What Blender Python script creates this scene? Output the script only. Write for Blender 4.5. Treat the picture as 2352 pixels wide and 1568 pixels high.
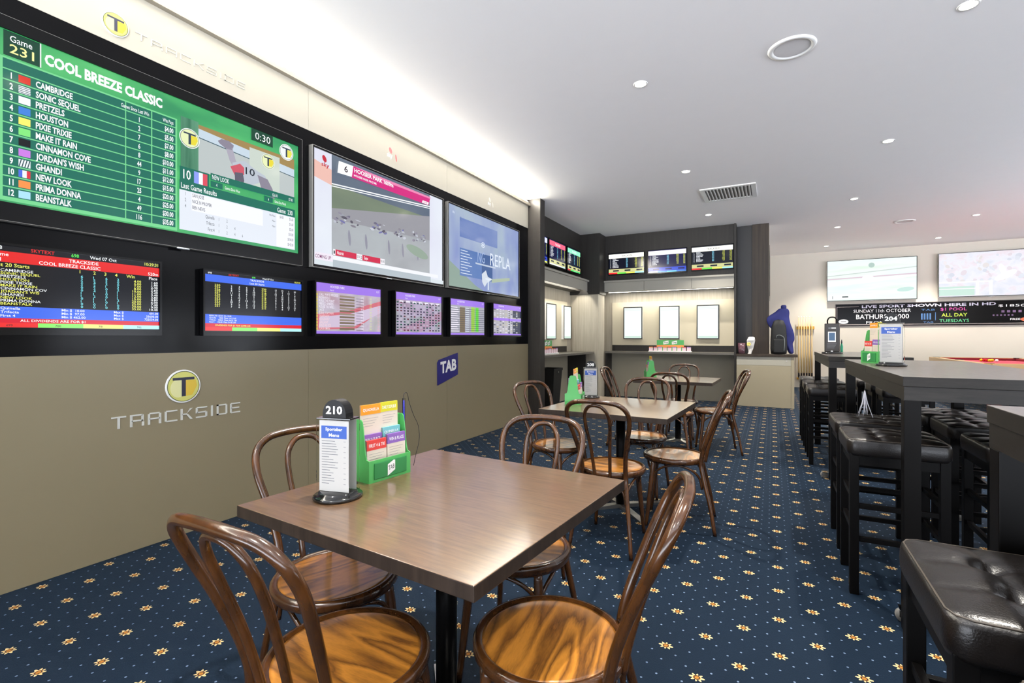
import bpy, bmesh, math, random
from mathutils import Vector, Matrix
random.seed(7)
PI = math.pi
sc = bpy.context.scene
for o in list(bpy.data.objects):
    bpy.data.objects.remove(o)
COL = sc.collection

# ------------------------------------------------------------------ camera, world, light, exposure
cam_d = bpy.data.cameras.new('camera')
cam = bpy.data.objects.new('camera', cam_d)
COL.objects.link(cam)
cam.location = (0, 0, 1.25)
cam.rotation_euler = (PI / 2, 0, math.atan(598 / 1127))
cam_d.sensor_width = 36
cam_d.lens = 1127 / 2352 * 36
cam_d.shift_y = -9 / 2352
cam_d.clip_start = 0.05
sc.camera = cam
w = bpy.data.worlds.new('world')
sc.world = w
w.use_nodes = True
bg = w.node_tree.nodes['Background']
SKY, LOW_FILL = .5, 9.0      # overcast sky above, added bright fill below the horizon to lift the ceiling
_tc = w.node_tree.nodes.new('ShaderNodeTexCoord')
_sp = w.node_tree.nodes.new('ShaderNodeSeparateXYZ')
_mr = w.node_tree.nodes.new('ShaderNodeMapRange')
_mr.inputs['From Min'].default_value = -.06
_mr.inputs['From Max'].default_value = .06
_mr.inputs['To Min'].default_value = LOW_FILL
_mr.inputs['To Max'].default_value = SKY
w.node_tree.links.new(_tc.outputs['Generated'], _sp.inputs[0])
w.node_tree.links.new(_sp.outputs[2], _mr.inputs['Value'])
w.node_tree.links.new(_mr.outputs[0], bg.inputs[1])
bg.inputs[0].default_value = (0.86, 0.91, 1.0, 1)
sc.view_settings.view_transform = 'Standard'
sc.view_settings.look = 'None'
sc.view_settings.exposure = 0.4
sc.view_settings.gamma = 1
DOWN_W = 345.0      # watts of one downlight
COVE_W = 270.0
NICHE_W = 16.0
CEIL = 3.36
WX = -3.31         # face of the left wall panelling
BY = 14.3          # far wall


# ------------------------------------------------------------------ materials
def lin(c):
    if isinstance(c, str):
        c = [int(c[i:i + 2], 16) for i in (0, 2, 4)]
    r = []
    for v in c:
        v = v / 255
        r.append(v / 12.92 if v <= .04045 else ((v + .055) / 1.055) ** 2.4)
    return tuple(r) + (1,)


def new_mat(name):
    m = bpy.data.materials.new(name)
    m.use_nodes = True
    return m, m.node_tree, m.node_tree.nodes['Principled BSDF']


_mats = {}


def mat(name, col, rough=.5, metal=0, coat=0, spec=.5, trans=0, alpha=1, bump=0, bscale=200, vary=0, vscale=6):
    if name in _mats:
        return _mats[name]
    m, nt, b = new_mat(name)
    b.inputs['Base Color'].default_value = lin(col)
    b.inputs['Roughness'].default_value = rough
    b.inputs['Metallic'].default_value = metal
    b.inputs['Coat Weight'].default_value = coat
    b.inputs['Coat Roughness'].default_value = .12
    b.inputs['Specular IOR Level'].default_value = spec
    b.inputs['Transmission Weight'].default_value = trans
    tc = nt.nodes.new('ShaderNodeTexCoord')
    n = nt.nodes.new('ShaderNodeTexNoise')
    n.inputs['Scale'].default_value = vscale
    n.inputs['Detail'].default_value = 4
    nt.links.new(tc.outputs['Object'], n.inputs['Vector'])
    mx = nt.nodes.new('ShaderNodeMix')
    mx.data_type = 'RGBA'
    a = lin(col)
    mx.inputs[6].default_value = tuple(x * (1 - vary) for x in a[:3]) + (1,)
    mx.inputs[7].default_value = tuple(min(1, x * (1 + vary)) for x in a[:3]) + (1,)
    nt.links.new(n.outputs['Fac'], mx.inputs[0])
    nt.links.new(mx.outputs[2], b.inputs['Base Color'])
    if bump:
        n2 = nt.nodes.new('ShaderNodeTexNoise')
        n2.inputs['Scale'].default_value = bscale
        bp = nt.nodes.new('ShaderNodeBump')
        bp.inputs['Strength'].default_value = bump
        bp.inputs['Distance'].default_value = .002
        nt.links.new(tc.outputs['Object'], n2.inputs['Vector'])
        nt.links.new(n2.outputs['Fac'], bp.inputs['Height'])
        nt.links.new(bp.outputs['Normal'], b.inputs['Normal'])
    _mats[name] = m
    return m


def em(col, s=1.0, rough=.12):
    key = 'glow_%s_%.2f' % (str(col), s)
    if key in _mats:
        return _mats[key]
    m, nt, b = new_mat(key)
    b.inputs['Base Color'].default_value = (.004, .004, .004, 1)
    b.inputs['Roughness'].default_value = rough
    b.inputs['Specular IOR Level'].default_value = .35
    b.inputs['Emission Color'].default_value = lin(col)
    b.inputs['Emission Strength'].default_value = s * .86
    _mats[key] = m
    return m


def em_img(name, stops, scale=(1, 1, 1), off=(0, 0, 0), s=1.0, nscale=1.0, detail=3, distort=0.3, axis=None, amix=.5):
    """emissive picture made of a stretched noise field, optionally mixed with a gradient along an axis"""
    if name in _mats:
        return _mats[name]
    m, nt, b = new_mat(name)
    b.inputs['Base Color'].default_value = (.004, .004, .004, 1)
    b.inputs['Roughness'].default_value = .12
    tc = nt.nodes.new('ShaderNodeTexCoord')
    mp = nt.nodes.new('ShaderNodeMapping')
    mp.inputs['Scale'].default_value = scale
    mp.inputs['Location'].default_value = off
    nt.links.new(tc.outputs['Object'], mp.inputs['Vector'])
    n = nt.nodes.new('ShaderNodeTexNoise')
    n.inputs['Scale'].default_value = nscale
    n.inputs['Detail'].default_value = detail
    n.inputs['Distortion'].default_value = distort
    nt.links.new(mp.outputs[0], n.inputs['Vector'])
    src = n.outputs['Fac']
    if axis is not None:
        sx = nt.nodes.new('ShaderNodeSeparateXYZ')
        nt.links.new(tc.outputs['Object'], sx.inputs[0])
        mr = nt.nodes.new('ShaderNodeMapRange')
        mr.inputs['From Min'].default_value = axis[1]
        mr.inputs['From Max'].default_value = axis[2]
        nt.links.new(sx.outputs[axis[0]], mr.inputs['Value'])
        mm = nt.nodes.new('ShaderNodeMix')
        mm.inputs[0].default_value = amix
        nt.links.new(mr.outputs[0], mm.inputs[2])
        nt.links.new(src, mm.inputs[3])
        src = mm.outputs[0]
    cr = nt.nodes.new('ShaderNodeValToRGB')
    els = cr.color_ramp.elements
    els[0].position, els[0].color = stops[0][0], lin(stops[0][1])
    els[1].position, els[1].color = stops[1][0], lin(stops[1][1])
    for p, c in stops[2:]:
        e = els.new(p)
        e.color = lin(c)
    nt.links.new(src, cr.inputs[0])
    nt.links.new(cr.outputs[0], b.inputs['Emission Color'])
    b.inputs['Emission Strength'].default_value = s * .86
    _mats[name] = m
    return m


def wood(name, light, dark, scale=(1, 10, 1), wscale=2.0, dist=6.0, rough=.3, coat=.3, lo=.35, hi=.6, rnd=True, noise=.25):
    m, nt, b = new_mat(name)
    tc = nt.nodes.new('ShaderNodeTexCoord')
    mp = nt.nodes.new('ShaderNodeMapping')
    mp.inputs['Scale'].default_value = scale
    nt.links.new(tc.outputs['Object'], mp.inputs['Vector'])
    if rnd:
        oi = nt.nodes.new('ShaderNodeObjectInfo')
        mu = nt.nodes.new('ShaderNodeMath')
        mu.operation = 'MULTIPLY'
        mu.inputs[1].default_value = 17.0
        nt.links.new(oi.outputs['Random'], mu.inputs[0])
        cb = nt.nodes.new('ShaderNodeCombineXYZ')
        nt.links.new(mu.outputs[0], cb.inputs[0])
        nt.links.new(mu.outputs[0], cb.inputs[1])
        nt.links.new(cb.outputs[0], mp.inputs['Location'])
    n = nt.nodes.new('ShaderNodeTexNoise')
    n.inputs['Scale'].default_value = wscale
    n.inputs['Detail'].default_value = 2
    nt.links.new(mp.outputs[0], n.inputs['Vector'])
    mu2 = nt.nodes.new('ShaderNodeMath')
    mu2.operation = 'MULTIPLY'
    mu2.inputs[1].default_value = dist
    nt.links.new(n.outputs['Fac'], mu2.inputs[0])
    fr = nt.nodes.new('ShaderNodeMath')
    fr.operation = 'FRACT'
    nt.links.new(mu2.outputs[0], fr.inputs[0])
    n3 = nt.nodes.new('ShaderNodeTexNoise')
    n3.inputs['Scale'].default_value = 40
    n3.inputs['Detail'].default_value = 5
    nt.links.new(mp.outputs[0], n3.inputs['Vector'])
    mm = nt.nodes.new('ShaderNodeMix')
    mm.inputs[0].default_value = noise
    nt.links.new(fr.outputs[0], mm.inputs[2])
    nt.links.new(n3.outputs['Fac'], mm.inputs[3])
    cr = nt.nodes.new('ShaderNodeValToRGB')
    e = cr.color_ramp.elements
    e[0].position, e[0].color = lo, lin(dark)
    e[1].position, e[1].color = hi, lin(light)
    x = e.new(.93)
    x.color = lin(dark)
    nt.links.new(mm.outputs[0], cr.inputs[0])
    nt.links.new(cr.outputs[0], b.inputs['Base Color'])
    b.inputs['Roughness'].default_value = rough
    b.inputs['Coat Weight'].default_value = coat
    b.inputs['Coat Roughness'].default_value = .15
    _mats[name] = m
    return m


def grain(name, c1, c2, scale, rough=.4, coat=0.0, spec=.5):
    m, nt, b = new_mat(name)
    tc = nt.nodes.new('ShaderNodeTexCoord')
    mp = nt.nodes.new('ShaderNodeMapping')
    mp.inputs['Scale'].default_value = scale
    nt.links.new(tc.outputs['Object'], mp.inputs['Vector'])
    n = nt.nodes.new('ShaderNodeTexNoise')
    n.inputs['Scale'].default_value = 1
    n.inputs['Detail'].default_value = 6
    n.inputs['Roughness'].default_value = .65
    nt.links.new(mp.outputs[0], n.inputs['Vector'])
    cr = nt.nodes.new('ShaderNodeValToRGB')
    e = cr.color_ramp.elements
    e[0].position, e[0].color = .32, lin(c1)
    e[1].position, e[1].color = .68, lin(c2)
    nt.links.new(n.outputs['Fac'], cr.inputs[0])
    nt.links.new(cr.outputs[0], b.inputs['Base Color'])
    b.inputs['Roughness'].default_value = rough
    b.inputs['Coat Weight'].default_value = coat
    b.inputs['Specular IOR Level'].default_value = spec
    b.inputs['Coat Roughness'].default_value = .14
    _mats[name] = m
    return m


class V:
    """tiny expression builder over Math nodes"""
    nt = None

    def __init__(s, k): s.k = k

    def _b(a, op, b=None, c=None):
        n = V.nt.nodes.new('ShaderNodeMath')
        n.operation = op
        for i, q in enumerate((a, b, c)):
            if q is None:
                continue
            if isinstance(q, V):
                V.nt.links.new(q.k, n.inputs[i])
            else:
                n.inputs[i].default_value = q
        return V(n.outputs[0])

    def __add__(a, b): return a._b('ADD', b)
    def __sub__(a, b): return a._b('SUBTRACT', b)
    def __mul__(a, b): return a._b('MULTIPLY', b)
    def lt(a, b): return a._b('LESS_THAN', b)
    def f(a, op, b=None): return a._b(op, b)


def carpet_mat():
    m, nt, b = new_mat('blue_patterned_carpet')
    V.nt = nt
    tc = nt.nodes.new('ShaderNodeTexCoord')
    sx = nt.nodes.new('ShaderNodeSeparateXYZ')
    nt.links.new(tc.outputs['Object'], sx.inputs[0])
    X, Y = V(sx.outputs[0]), V(sx.outputs[1])
    px, py = .272, .281
    x = (X - .162) * (1 / px)
    y = (Y - 2.616) * (1 / py)
    u = x + y
    v = x - y

    def local(k):
        uu, vv = u * k, v * k
        du = (uu - uu.f('ROUND')) * (1 / k)
        dv = (vv - vv.f('ROUND')) * (1 / k)
        return (du + dv) * (px / 2), (du - dv) * (py / 2)
    lx, ly = local(1)
    r = (lx * lx + ly * ly).f('SQRT')
    th = ly.f('ARCTAN2', lx)
    R = ((th * 8).f('COSINE') * .006) + .0195 + ((th * 2).f('COSINE') * .003)
    inner = r.lt(.0075)
    flower = r.lt(R).f('SUBTRACT', (r - .0095).f('ABSOLUTE').lt(.0016))
    flower = flower.f('MAXIMUM', 0)
    dx, dy = local(3)
    dot = ((dx * dx) + (dy * dy)).f('SQRT').lt(.0042)
    core = r.lt(.0135)
    n = nt.nodes.new('ShaderNodeTexNoise')
    n.inputs['Scale'].default_value = 260
    n.inputs['Detail'].default_value = 3
    nt.links.new(tc.outputs['Object'], n.inputs['Vector'])
    n2 = nt.nodes.new('ShaderNodeTexNoise')
    n2.inputs['Scale'].default_value = 1.6
    n2.inputs['Detail'].default_value = 3
    nt.links.new(tc.outputs['Object'], n2.inputs['Vector'])

    def mix(f, a, c):
        q = nt.nodes.new('ShaderNodeMix')
        q.data_type = 'RGBA'
        nt.links.new(f.k if isinstance(f, V) else f, q.inputs[0])
        for i, z in ((6, a), (7, c)):
            if isinstance(z, tuple):
                q.inputs[i].default_value = z
            else:
                nt.links.new(z, q.inputs[i])
        return q.outputs[2]
    pile = mix(n.outputs['Fac'], lin('040c15'), lin('0e2236'))
    pile2 = mix(n2.outputs['Fac'], lin('07101b'), lin('0c1c2c'))
    q = nt.nodes.new('ShaderNodeMix')
    q.data_type = 'RGBA'
    q.inputs[0].default_value = .4
    nt.links.new(pile, q.inputs[6])
    nt.links.new(pile2, q.inputs[7])
    base = q.outputs[2]
    c = mix(dot, base, lin('62738a'))
    gold = mix(core, lin('c0aa7c'), lin('9a6626'))
    c = mix(flower, c, gold)
    nt.links.new(c, b.inputs['Base Color'])
    b.inputs['Roughness'].default_value = .75
    b.inputs['Specular IOR Level'].default_value = .1
    b.inputs['Sheen Weight'].default_value = .09
    b.inputs['Sheen Roughness'].default_value = .3
    b.inputs['Sheen Tint'].default_value = lin('a9c4e2')
    bp = nt.nodes.new('ShaderNodeBump')
    bp.inputs['Strength'].default_value = .5
    bp.inputs['Distance'].default_value = .002
    nt.links.new(n.outputs['Fac'], bp.inputs['Height'])
    nt.links.new(bp.outputs['Normal'], b.inputs['Normal'])
    return m


M_panel = mat('beige_laminate_panel', (138, 127, 101), .38, vary=.03, vscale=1.2)
M_panel_up = mat('cove_lit_upper_laminate', (190, 184, 168), .4, vary=.02)  # beige panel colour lightened to carry the cove glow on the upper panels
M_black = mat('black_gloss_panel', (9, 9, 11), .14, spec=.14)
M_ceil = mat('white_plaster_ceiling', (245, 243, 243), .8, vary=.01)
M_wall = mat('cream_painted_wall', (206, 199, 186), .7, vary=.01)
M_dark = grain('charcoal_wood_laminate', '262321', '302d2a', (30, 30, 1.2), .45, 0, .3)
M_dark2 = grain('dark_brown_laminate', '2e2620', '42382e', (25, 25, 1.0), .45, 0, .3)
M_pale = grain('pale_wood_laminate', 'a89e8c', 'bdb5a4', (30, 30, 1.2), .5)
M_counter = grain('grey_counter_laminate', '5a564f', '6b665e', (1.2, 30, 30), .35)
M_seat = wood('honey_veneer_seat', 'b0742a', '4e2c10', (1.1, 6.5, 1), 1.5, 7.0, .3, .8, .1, .6, True, .3)
M_bent = grain('dark_varnished_bentwood', '2c190a', '523013', (20, 20, 6), .22, .45)
M_top = grain('dark_wenge_tabletop', '4a3523', '6b5036', (7, 90, 60), .35, .9)
M_bar = grain('dark_oak_bar_top', '3b342f', '554c44', (60, 7, 60), .35, .6)
M_edge = grain('dark_table_edge_band', '211a15', '352b24', (40, 40, 4), .4, 0, .3)
M_edge2 = grain('dark_oak_edge_band', '13110f', '23201d', (9, 9, 60), .4, 0, .3)
M_metal = mat('black_powder_coated_steel', (7, 6, 6), .4, spec=.12)
M_steel = mat('brushed_stainless_steel', (190, 188, 182), .3, 1)
M_chrome = mat('polished_chrome', (225, 225, 228), .08, 1)
M_leather = mat('black_leatherette', (19, 15, 13), .33, bump=.3, bscale=260, spec=.55, coat=.1)
M_stitch = mat('stitched_seam', (60, 53, 46), .5)
M_green = mat('green_plastic', (78, 172, 90), .3, spec=.5)
M_green_d = mat('deep_green_plastic', (44, 132, 70), .35)
M_white = mat('white_paper', (224, 221, 216), .6)
M_cream = mat('cream_slip_paper', (214, 202, 186), .6)
M_blue = mat('royal_blue_print', (46, 84, 168), .5)
M_navy = mat('navy_sign_vinyl', (32, 30, 112), .35)
M_silver = mat('silver_sign_lettering', (214, 214, 206), .35, .2)
M_whitepl = mat('white_sign_plastic', (236, 236, 234), .4)
M_frame = mat('black_television_bezel', (9, 9, 10), .14, spec=.25)
M_grey = mat('brushed_grey_bezel_edge', (170, 168, 162), .35, .5)
M_bulb = em('fff4dc', 30.0)
M_fix = mat('white_light_fitting', (230, 230, 228), .4)
M_pink = mat('crimson_pool_cloth', (158, 28, 56), .8)
M_wine = mat('burgundy_cushion_cloth', (120, 8, 26), .7)
M_rail = mat('golden_oak_rail', (158, 120, 58), .3, coat=.4)
M_mahog = grain('mahogany_wood', '3f1711', '5d241a', (3, 3, 30), .3, .3)
M_cue = mat('pale_ash_cue_wood', (226, 196, 138), .35, coat=.3)
M_cueblk = mat('black_cue_butt', (26, 16, 12), .3)
M_rack = mat('golden_pine_rack', (188, 142, 44), .45)
M_coat = mat('blue_nylon_jacket', (30, 36, 104), .7, vary=.25, vscale=9)
M_bag = mat('black_nylon_bag', (16, 17, 18), .6, vary=.2)
M_board = mat('blackboard_gloss', (9, 8, 10), .1, spec=.14)
M_ink = mat('grey_print_ink', (120, 122, 128), .6)
M_glass = mat('clear_acrylic', (245, 248, 245), .03, trans=1.0)
M_glass.node_tree.nodes['Principled BSDF'].inputs['IOR'].default_value = 1.08


# ------------------------------------------------------------------ mesh helpers
def obj(name, bm, mats, parent=None, smooth=False, loc=None, rot=None):
    me = bpy.data.meshes.new(name)
    bm.normal_update()
    bm.to_mesh(me)
    bm.free()
    if not isinstance(mats, (list, tuple)):
        mats = [mats]
    for m in mats:
        me.materials.append(m)
    if smooth:
        for p in me.polygons:
            p.use_smooth = True
    o = bpy.data.objects.new(name, me)
    COL.objects.link(o)
    if parent is not None:
        o.parent = parent
    if loc is not None:
        o.location = loc
    if rot is not None:
        o.rotation_euler = rot
    return o


def tag(o, label, cat, group=None):
    o['label'] = label
    o['category'] = cat
    if group:
        o['group'] = group
    return o


def edge_band(o):
    for p in o.data.polygons:
        if abs(p.normal.z) < .4:
            p.material_index = 1
    return o


def thing(name, label, cat, loc=(0, 0, 0), rz=0.0, group=None):
    o = bpy.data.objects.new(name, None)
    COL.objects.link(o)
    o.location = loc
    o.rotation_euler = (0, 0, rz)
    o.empty_display_size = .1
    return tag(o, label, cat, group)


def dup(root, loc, rz, label, group=None):
    r = root.copy()
    COL.objects.link(r)
    r.location = loc
    r.rotation_euler = (0, 0, rz)
    r['label'] = label
    if group:
        r['group'] = group
    for ch in list(root.children):
        c = ch.copy()
        COL.objects.link(c)
        c.parent = r
        for g in list(ch.children):
            d = g.copy()
            COL.objects.link(d)
            d.parent = c
    return r


def struct(name, bm, m, smooth=False):
    o = obj(name, bm, m, None, smooth)
    o['kind'] = 'structure'
    return o


def box(bm, x0, x1, y0, y1, z0, z1, bev=0.0, mi=0, seg=2):
    r = bmesh.ops.create_cube(bm, size=1)
    vs = r['verts']
    for v in vs:
        v.co = Vector((x0 + (v.co.x + .5) * (x1 - x0), y0 + (v.co.y + .5) * (y1 - y0), z0 + (v.co.z + .5) * (z1 - z0)))
    fs = set(f for v in vs for f in v.link_faces)
    for f in fs:
        f.material_index = mi
    if bev:
        es = list(set(e for v in vs for e in v.link_edges))
        g = bmesh.ops.bevel(bm, geom=es, offset=bev, segments=seg, profile=.6, affect='EDGES')
        for f in g['faces']:
            f.material_index = mi
    return bm


def B(x0, x1, y0, y1, z0, z1, bev=0.0):
    return box(bmesh.new(), x0, x1, y0, y1, z0, z1, bev)


def catmull(pts, n=6, closed=False):
    P = [Vector(p) for p in pts]
    out = []
    L = len(P)
    rng = range(L) if closed else range(L - 1)
    for i in rng:
        p0 = P[(i - 1) % L] if closed or i > 0 else P[0] * 2 - P[1]
        p1, p2 = P[i], P[(i + 1) % L]
        p3 = P[(i + 2) % L] if closed or i + 2 < L else P[-1] * 2 - P[-2]
        for k in range(n):
            t = k / n
            out.append(.5 * ((2 * p1) + (p2 - p0) * t + (2 * p0 - 5 * p1 + 4 * p2 - p3) * t * t + (3 * p1 - p0 - 3 * p2 + p3) * t ** 3))
    if not closed:
        out.append(P[-1])
    return out


def tube(bm, pts, rad, sides=10, closed=False, mi=0, flat=1.0):
    P = [Vector(p) for p in pts]
    n = len(P)
    if not isinstance(rad, (list, tuple)):
        rad = [rad] * n
    elif len(rad) != n:
        src = rad
        rad = []
        for i in range(n):
            t = i / (n - 1) * (len(src) - 1)
            a = min(int(t), len(src) - 2)
            rad.append(src[a] + (src[a + 1] - src[a]) * (t - a))
    T = []
    for i in range(n):
        a = P[(i - 1) % n] if closed or i > 0 else P[0]
        c = P[(i + 1) % n] if closed or i < n - 1 else P[-1]
        T.append((c - a).normalized())
    up = Vector((0, 0, 1)) if abs(T[0].z) < .9 else Vector((1, 0, 0))
    nrm = (up - T[0] * up.dot(T[0])).normalized()
    rings = []
    for i in range(n):
        nrm = (nrm - T[i] * nrm.dot(T[i])).normalized()
        bi = T[i].cross(nrm)
        ring = []
        for k in range(sides):
            a = 2 * PI * k / sides
            ring.append(bm.verts.new(P[i] + nrm * math.cos(a) * rad[i] + bi * math.sin(a) * rad[i] * flat))
        rings.append(ring)
    m = n if closed else n - 1
    for i in range(m):
        A, C = rings[i], rings[(i + 1) % n]
        for k in range(sides):
            f = bm.faces.new((A[k], A[(k + 1) % sides], C[(k + 1) % sides], C[k]))
            f.material_index = mi
    if not closed:
        bm.faces.new(rings[0][::-1]).material_index = mi
        bm.faces.new(rings[-1]).material_index = mi
    return bm


def lathe(bm, prof, seg=32, c=(0, 0), mi=0, caps=True):
    """prof: list of (radius, z) from bottom to top"""
    rings = []
    for r, z in prof:
        rings.append([bm.verts.new((c[0] + r * math.cos(2 * PI * k / seg), c[1] + r * math.sin(2 * PI * k / seg), z)) for k in range(seg)])
    for i in range(len(rings) - 1):
        A, C = rings[i], rings[i + 1]
        for k in range(seg):
            bm.faces.new((A[k], A[(k + 1) % seg], C[(k + 1) % seg], C[k])).material_index = mi
    if caps:
        bm.faces.new(rings[0][::-1]).material_index = mi
        bm.faces.new(rings[-1]).material_index = mi
    return bm


def prism(bm, poly, d0, d1, plane='yz', mi=0):
    def P(a, b, d):
        return {'yz': (d, a, b), 'xz': (a, d, b), 'xy': (a, b, d)}[plane]
    A = [bm.verts.new(P(a, b, d0)) for a, b in poly]
    C = [bm.verts.new(P(a, b, d1)) for a, b in poly]
    n = len(poly)
    for i in range(n):
        bm.faces.new((A[i], A[(i + 1) % n], C[(i + 1) % n], C[i])).material_index = mi
    bm.faces.new(A[::-1]).material_index = mi
    bm.faces.new(C).material_index = mi
    bmesh.ops.recalc_face_normals(bm, faces=bm.faces)
    return bm


_tx = {}


def glyphs(s, bold):
    k = (s, bold)
    if k in _tx:
        return _tx[k]
    cu = bpy.data.curves.new('t', 'FONT')
    cu.body = s
    cu.size = 1
    cu.resolution_u = 2
    cu.offset = bold
    o = bpy.data.objects.new('t', cu)
    COL.objects.link(o)
    dg = bpy.context.evaluated_depsgraph_get()
    me = bpy.data.meshes.new_from_object(o.evaluated_get(dg))
    vs = [(v.co.x, v.co.y) for v in me.vertices]
    fs = [tuple(p.vertices) for p in me.polygons]
    bpy.data.objects.remove(o)
    bpy.data.curves.remove(cu)
    bpy.data.meshes.remove(me)
    if vs:
        bb = (min(v[0] for v in vs), max(v[0] for v in vs), min(v[1] for v in vs), max(v[1] for v in vs))
    else:
        bb = (0, 1, 0, 1)
    _tx[k] = (vs, fs, bb)
    return _tx[k]


class Pic:
    """a flat picture facing local -Y: rectangles, polygons and lettering in (x, z), stacked a hair apart"""
    def __init__(s, cx=0, y=0, cz=0):
        s.bm = bmesh.new()
        s.mats = []
        s.cx, s.y, s.cz = cx, y, cz
        s.lay = 0
        s.step = .00016

    def mi(s, m):
        if m not in s.mats:
            s.mats.append(m)
        return s.mats.index(m)

    def poly(s, pts, m, up=True):
        if up:
            s.lay += 1
        y = s.y - s.lay * s.step
        vs = [s.bm.verts.new((a - s.cx, y, b - s.cz)) for a, b in pts]
        f = s.bm.faces.new(vs)
        f.normal_update()
        if f.normal.y > 0:
            f.normal_flip()
        f.material_index = s.mi(m)

    def rect(s, a0, a1, b0, b1, m, up=True):
        s.poly([(a0, b0), (a1, b0), (a1, b1), (a0, b1)], m, up)

    def ell(s, a, b, ra, rb, m, rot=0, n=20, up=True):
        c, q = math.cos(rot), math.sin(rot)
        s.poly([(a + ra * math.cos(t) * c - rb * math.sin(t) * q, b + ra * math.cos(t) * q + rb * math.sin(t) * c)
                for t in [2 * PI * k / n for k in range(n)]], m, up)

    def text(s, t, a0, a1, b0, b1, m, bold=0.0, up=False, shear=0.0, slope=0.0):
        """fit the string into the box"""
        vs, fs, bb = glyphs(t, bold)
        if not fs:
            return
        if up:
            s.lay += 1
        y = s.y - (s.lay + 1) * s.step
        sx = (a1 - a0) / max(1e-6, bb[1] - bb[0])
        sz = (b1 - b0) / max(1e-6, bb[3] - bb[2])
        vv = []
        for x, z in vs:
            X = a0 + (x - bb[0]) * sx
            Z = b0 + (z - bb[2]) * sz
            X += (Z - b0) * shear
            Z += (X - a0) * slope
            vv.append(s.bm.verts.new((X - s.cx, y, Z - s.cz)))
        k = s.mi(m)
        for f in fs:
            try:
                q = s.bm.faces.new([vv[i] for i in f])
            except ValueError:
                continue
            q.normal_update()
            if q.normal.y > 0:
                q.normal_flip()
            q.material_index = k

    def line(s, t, a, b, h, m, sx=.62, bold=0.0, align='l', up=False, shear=0.0):
        """one line of lettering: cap height h, letter width factor sx"""
        vs, fs, bb = glyphs(t, bold)
        k = h / .70
        wd = (bb[1] - bb[0]) * k * sx
        if align == 'r':
            a = a - wd
        elif align == 'c':
            a = a - wd / 2
        s.text(t, a, a + wd, b + bb[2] * k, b + bb[3] * k, m, bold, up, shear)

    def build(s, name, parent=None, loc=None, rot=None):
        return obj(name, s.bm, s.mats, parent, loc=loc, rot=rot)


# ------------------------------------------------------------------ room
floor = struct('floor', B(-4.2, 8.2, -3.2, BY + .2, -.1, 0), carpet_mat())
struct('ceiling', B(-4.2, 8.2, -3.2, BY + .2, CEIL, CEIL + .1), M_ceil)
bm = bmesh.new()
box(bm, -4.2, WX - .012, -3.2, 6.765, 0, CEIL)
struct('wall_left', bm, M_ceil)
struct('wall_back', B(-.25, 8.2, BY, BY + .1, 0, CEIL), M_wall)
bm = B(8.0, 8.1, -3.2, BY, 0, .1)
box(bm, 8.0, 8.1, -3.2, BY, 3.2, CEIL)
box(bm, 8.0, 8.1, -3.2, 5.0, .1, 3.2)
box(bm, 8.0, 8.1, 8.0, 8.25, .1, 3.2)
box(bm, 8.0, 8.1, 10.5, BY, .1, 3.2)
struct('wall_right', bm, M_wall)

# panelling of the left wall: lower panels, black screen band, upper panels (joints at Y 2.729 and 4.639)
JY = [-3.0, .82, 2.729, 4.639, 6.765]
for k in range(4):
    a, b_ = JY[k] + (.0015 if k else 0), JY[k + 1] - .0015
    struct('trim_%d' % (k + 1), B(WX - .012, WX, a, b_, 0, 1.155, .001), M_panel)
    struct('trim_%d' % (k + 5), B(WX - .012, WX, a, b_, 2.925, 3.262, .001), M_panel_up)
struct('trim_9', B(WX - .012, WX - .003, -3.0, 6.765, 1.155, 2.925), M_black)
bm = B(WX - .012, -3.268, -3.0, 6.765, 3.262, 3.30)
struct('trim_10', bm, mat('taupe_cove_lip', (158, 150, 134), .4))

# column at the end of the screen wall
struct('trim_11', B(-4.2, -3.105, 6.765, 6.93, 0, CEIL, .002), M_dark)
# left alcove: real wall, dark fascia, corner pillar
struct('wall_alcove', B(-4.0, -3.72, 6.93, 10.45, 0, CEIL), M_pale)
struct('trim_12', B(-3.72, -3.49, 6.93, 9.58, 2.2, CEIL), M_dark)
struct('trim_13', B(-3.72, -3.08, 9.58, 10.02, 2.13, CEIL), M_dark)
bm = B(-3.72, -3.12, 9.62, 10.02, 0, 2.13)
struct('trim_14', bm, M_pale)
# back alcove
struct('wall_rear_alcove', B(-3.72, -.05, 10.42, 10.6, 0, CEIL), M_pale)
struct('trim_15', B(-3.08, -.62, 9.98, 10.42, 2.2, CEIL), M_dark)
struct('trim_16', B(-.625, -.59, 9.93, 10.42, 0, CEIL), M_dark)       # end panel
bm = B(-.59, -.33, 10.27, 10.42, .95, CEIL)
struct('trim_17', bm, mat('near_black_laminate', (38, 36, 36), .45))
struct('trim_18', B(-.33, -.055, 10.2, 10.42, .95, CEIL), M_dark2)
struct('wall_side', B(-.25, -.095, 10.42, BY - .0, 0, CEIL), M_wall)
# pelmets with shelf strip above the light strips
M_pel = mat('grey_pelmet', (150, 146, 136), .5)
bm = B(-3.49, -3.3, 6.93, 9.58, 2.385, 2.42)
box(bm, -3.36, -3.34, 6.93, 9.58, 2.2, 2.385)
struct('trim_19', bm, M_pel)
bm = B(-3.08, -.625, 9.86, 9.98, 2.385, 2.42)
for a, b_ in ((-3.08, -2.27), (-2.264, -1.37), (-1.364, -.625)):
    box(bm, a, b_, 9.9, 9.915, 2.19, 2.385)
struct('trim_20', bm, M_pel)
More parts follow.
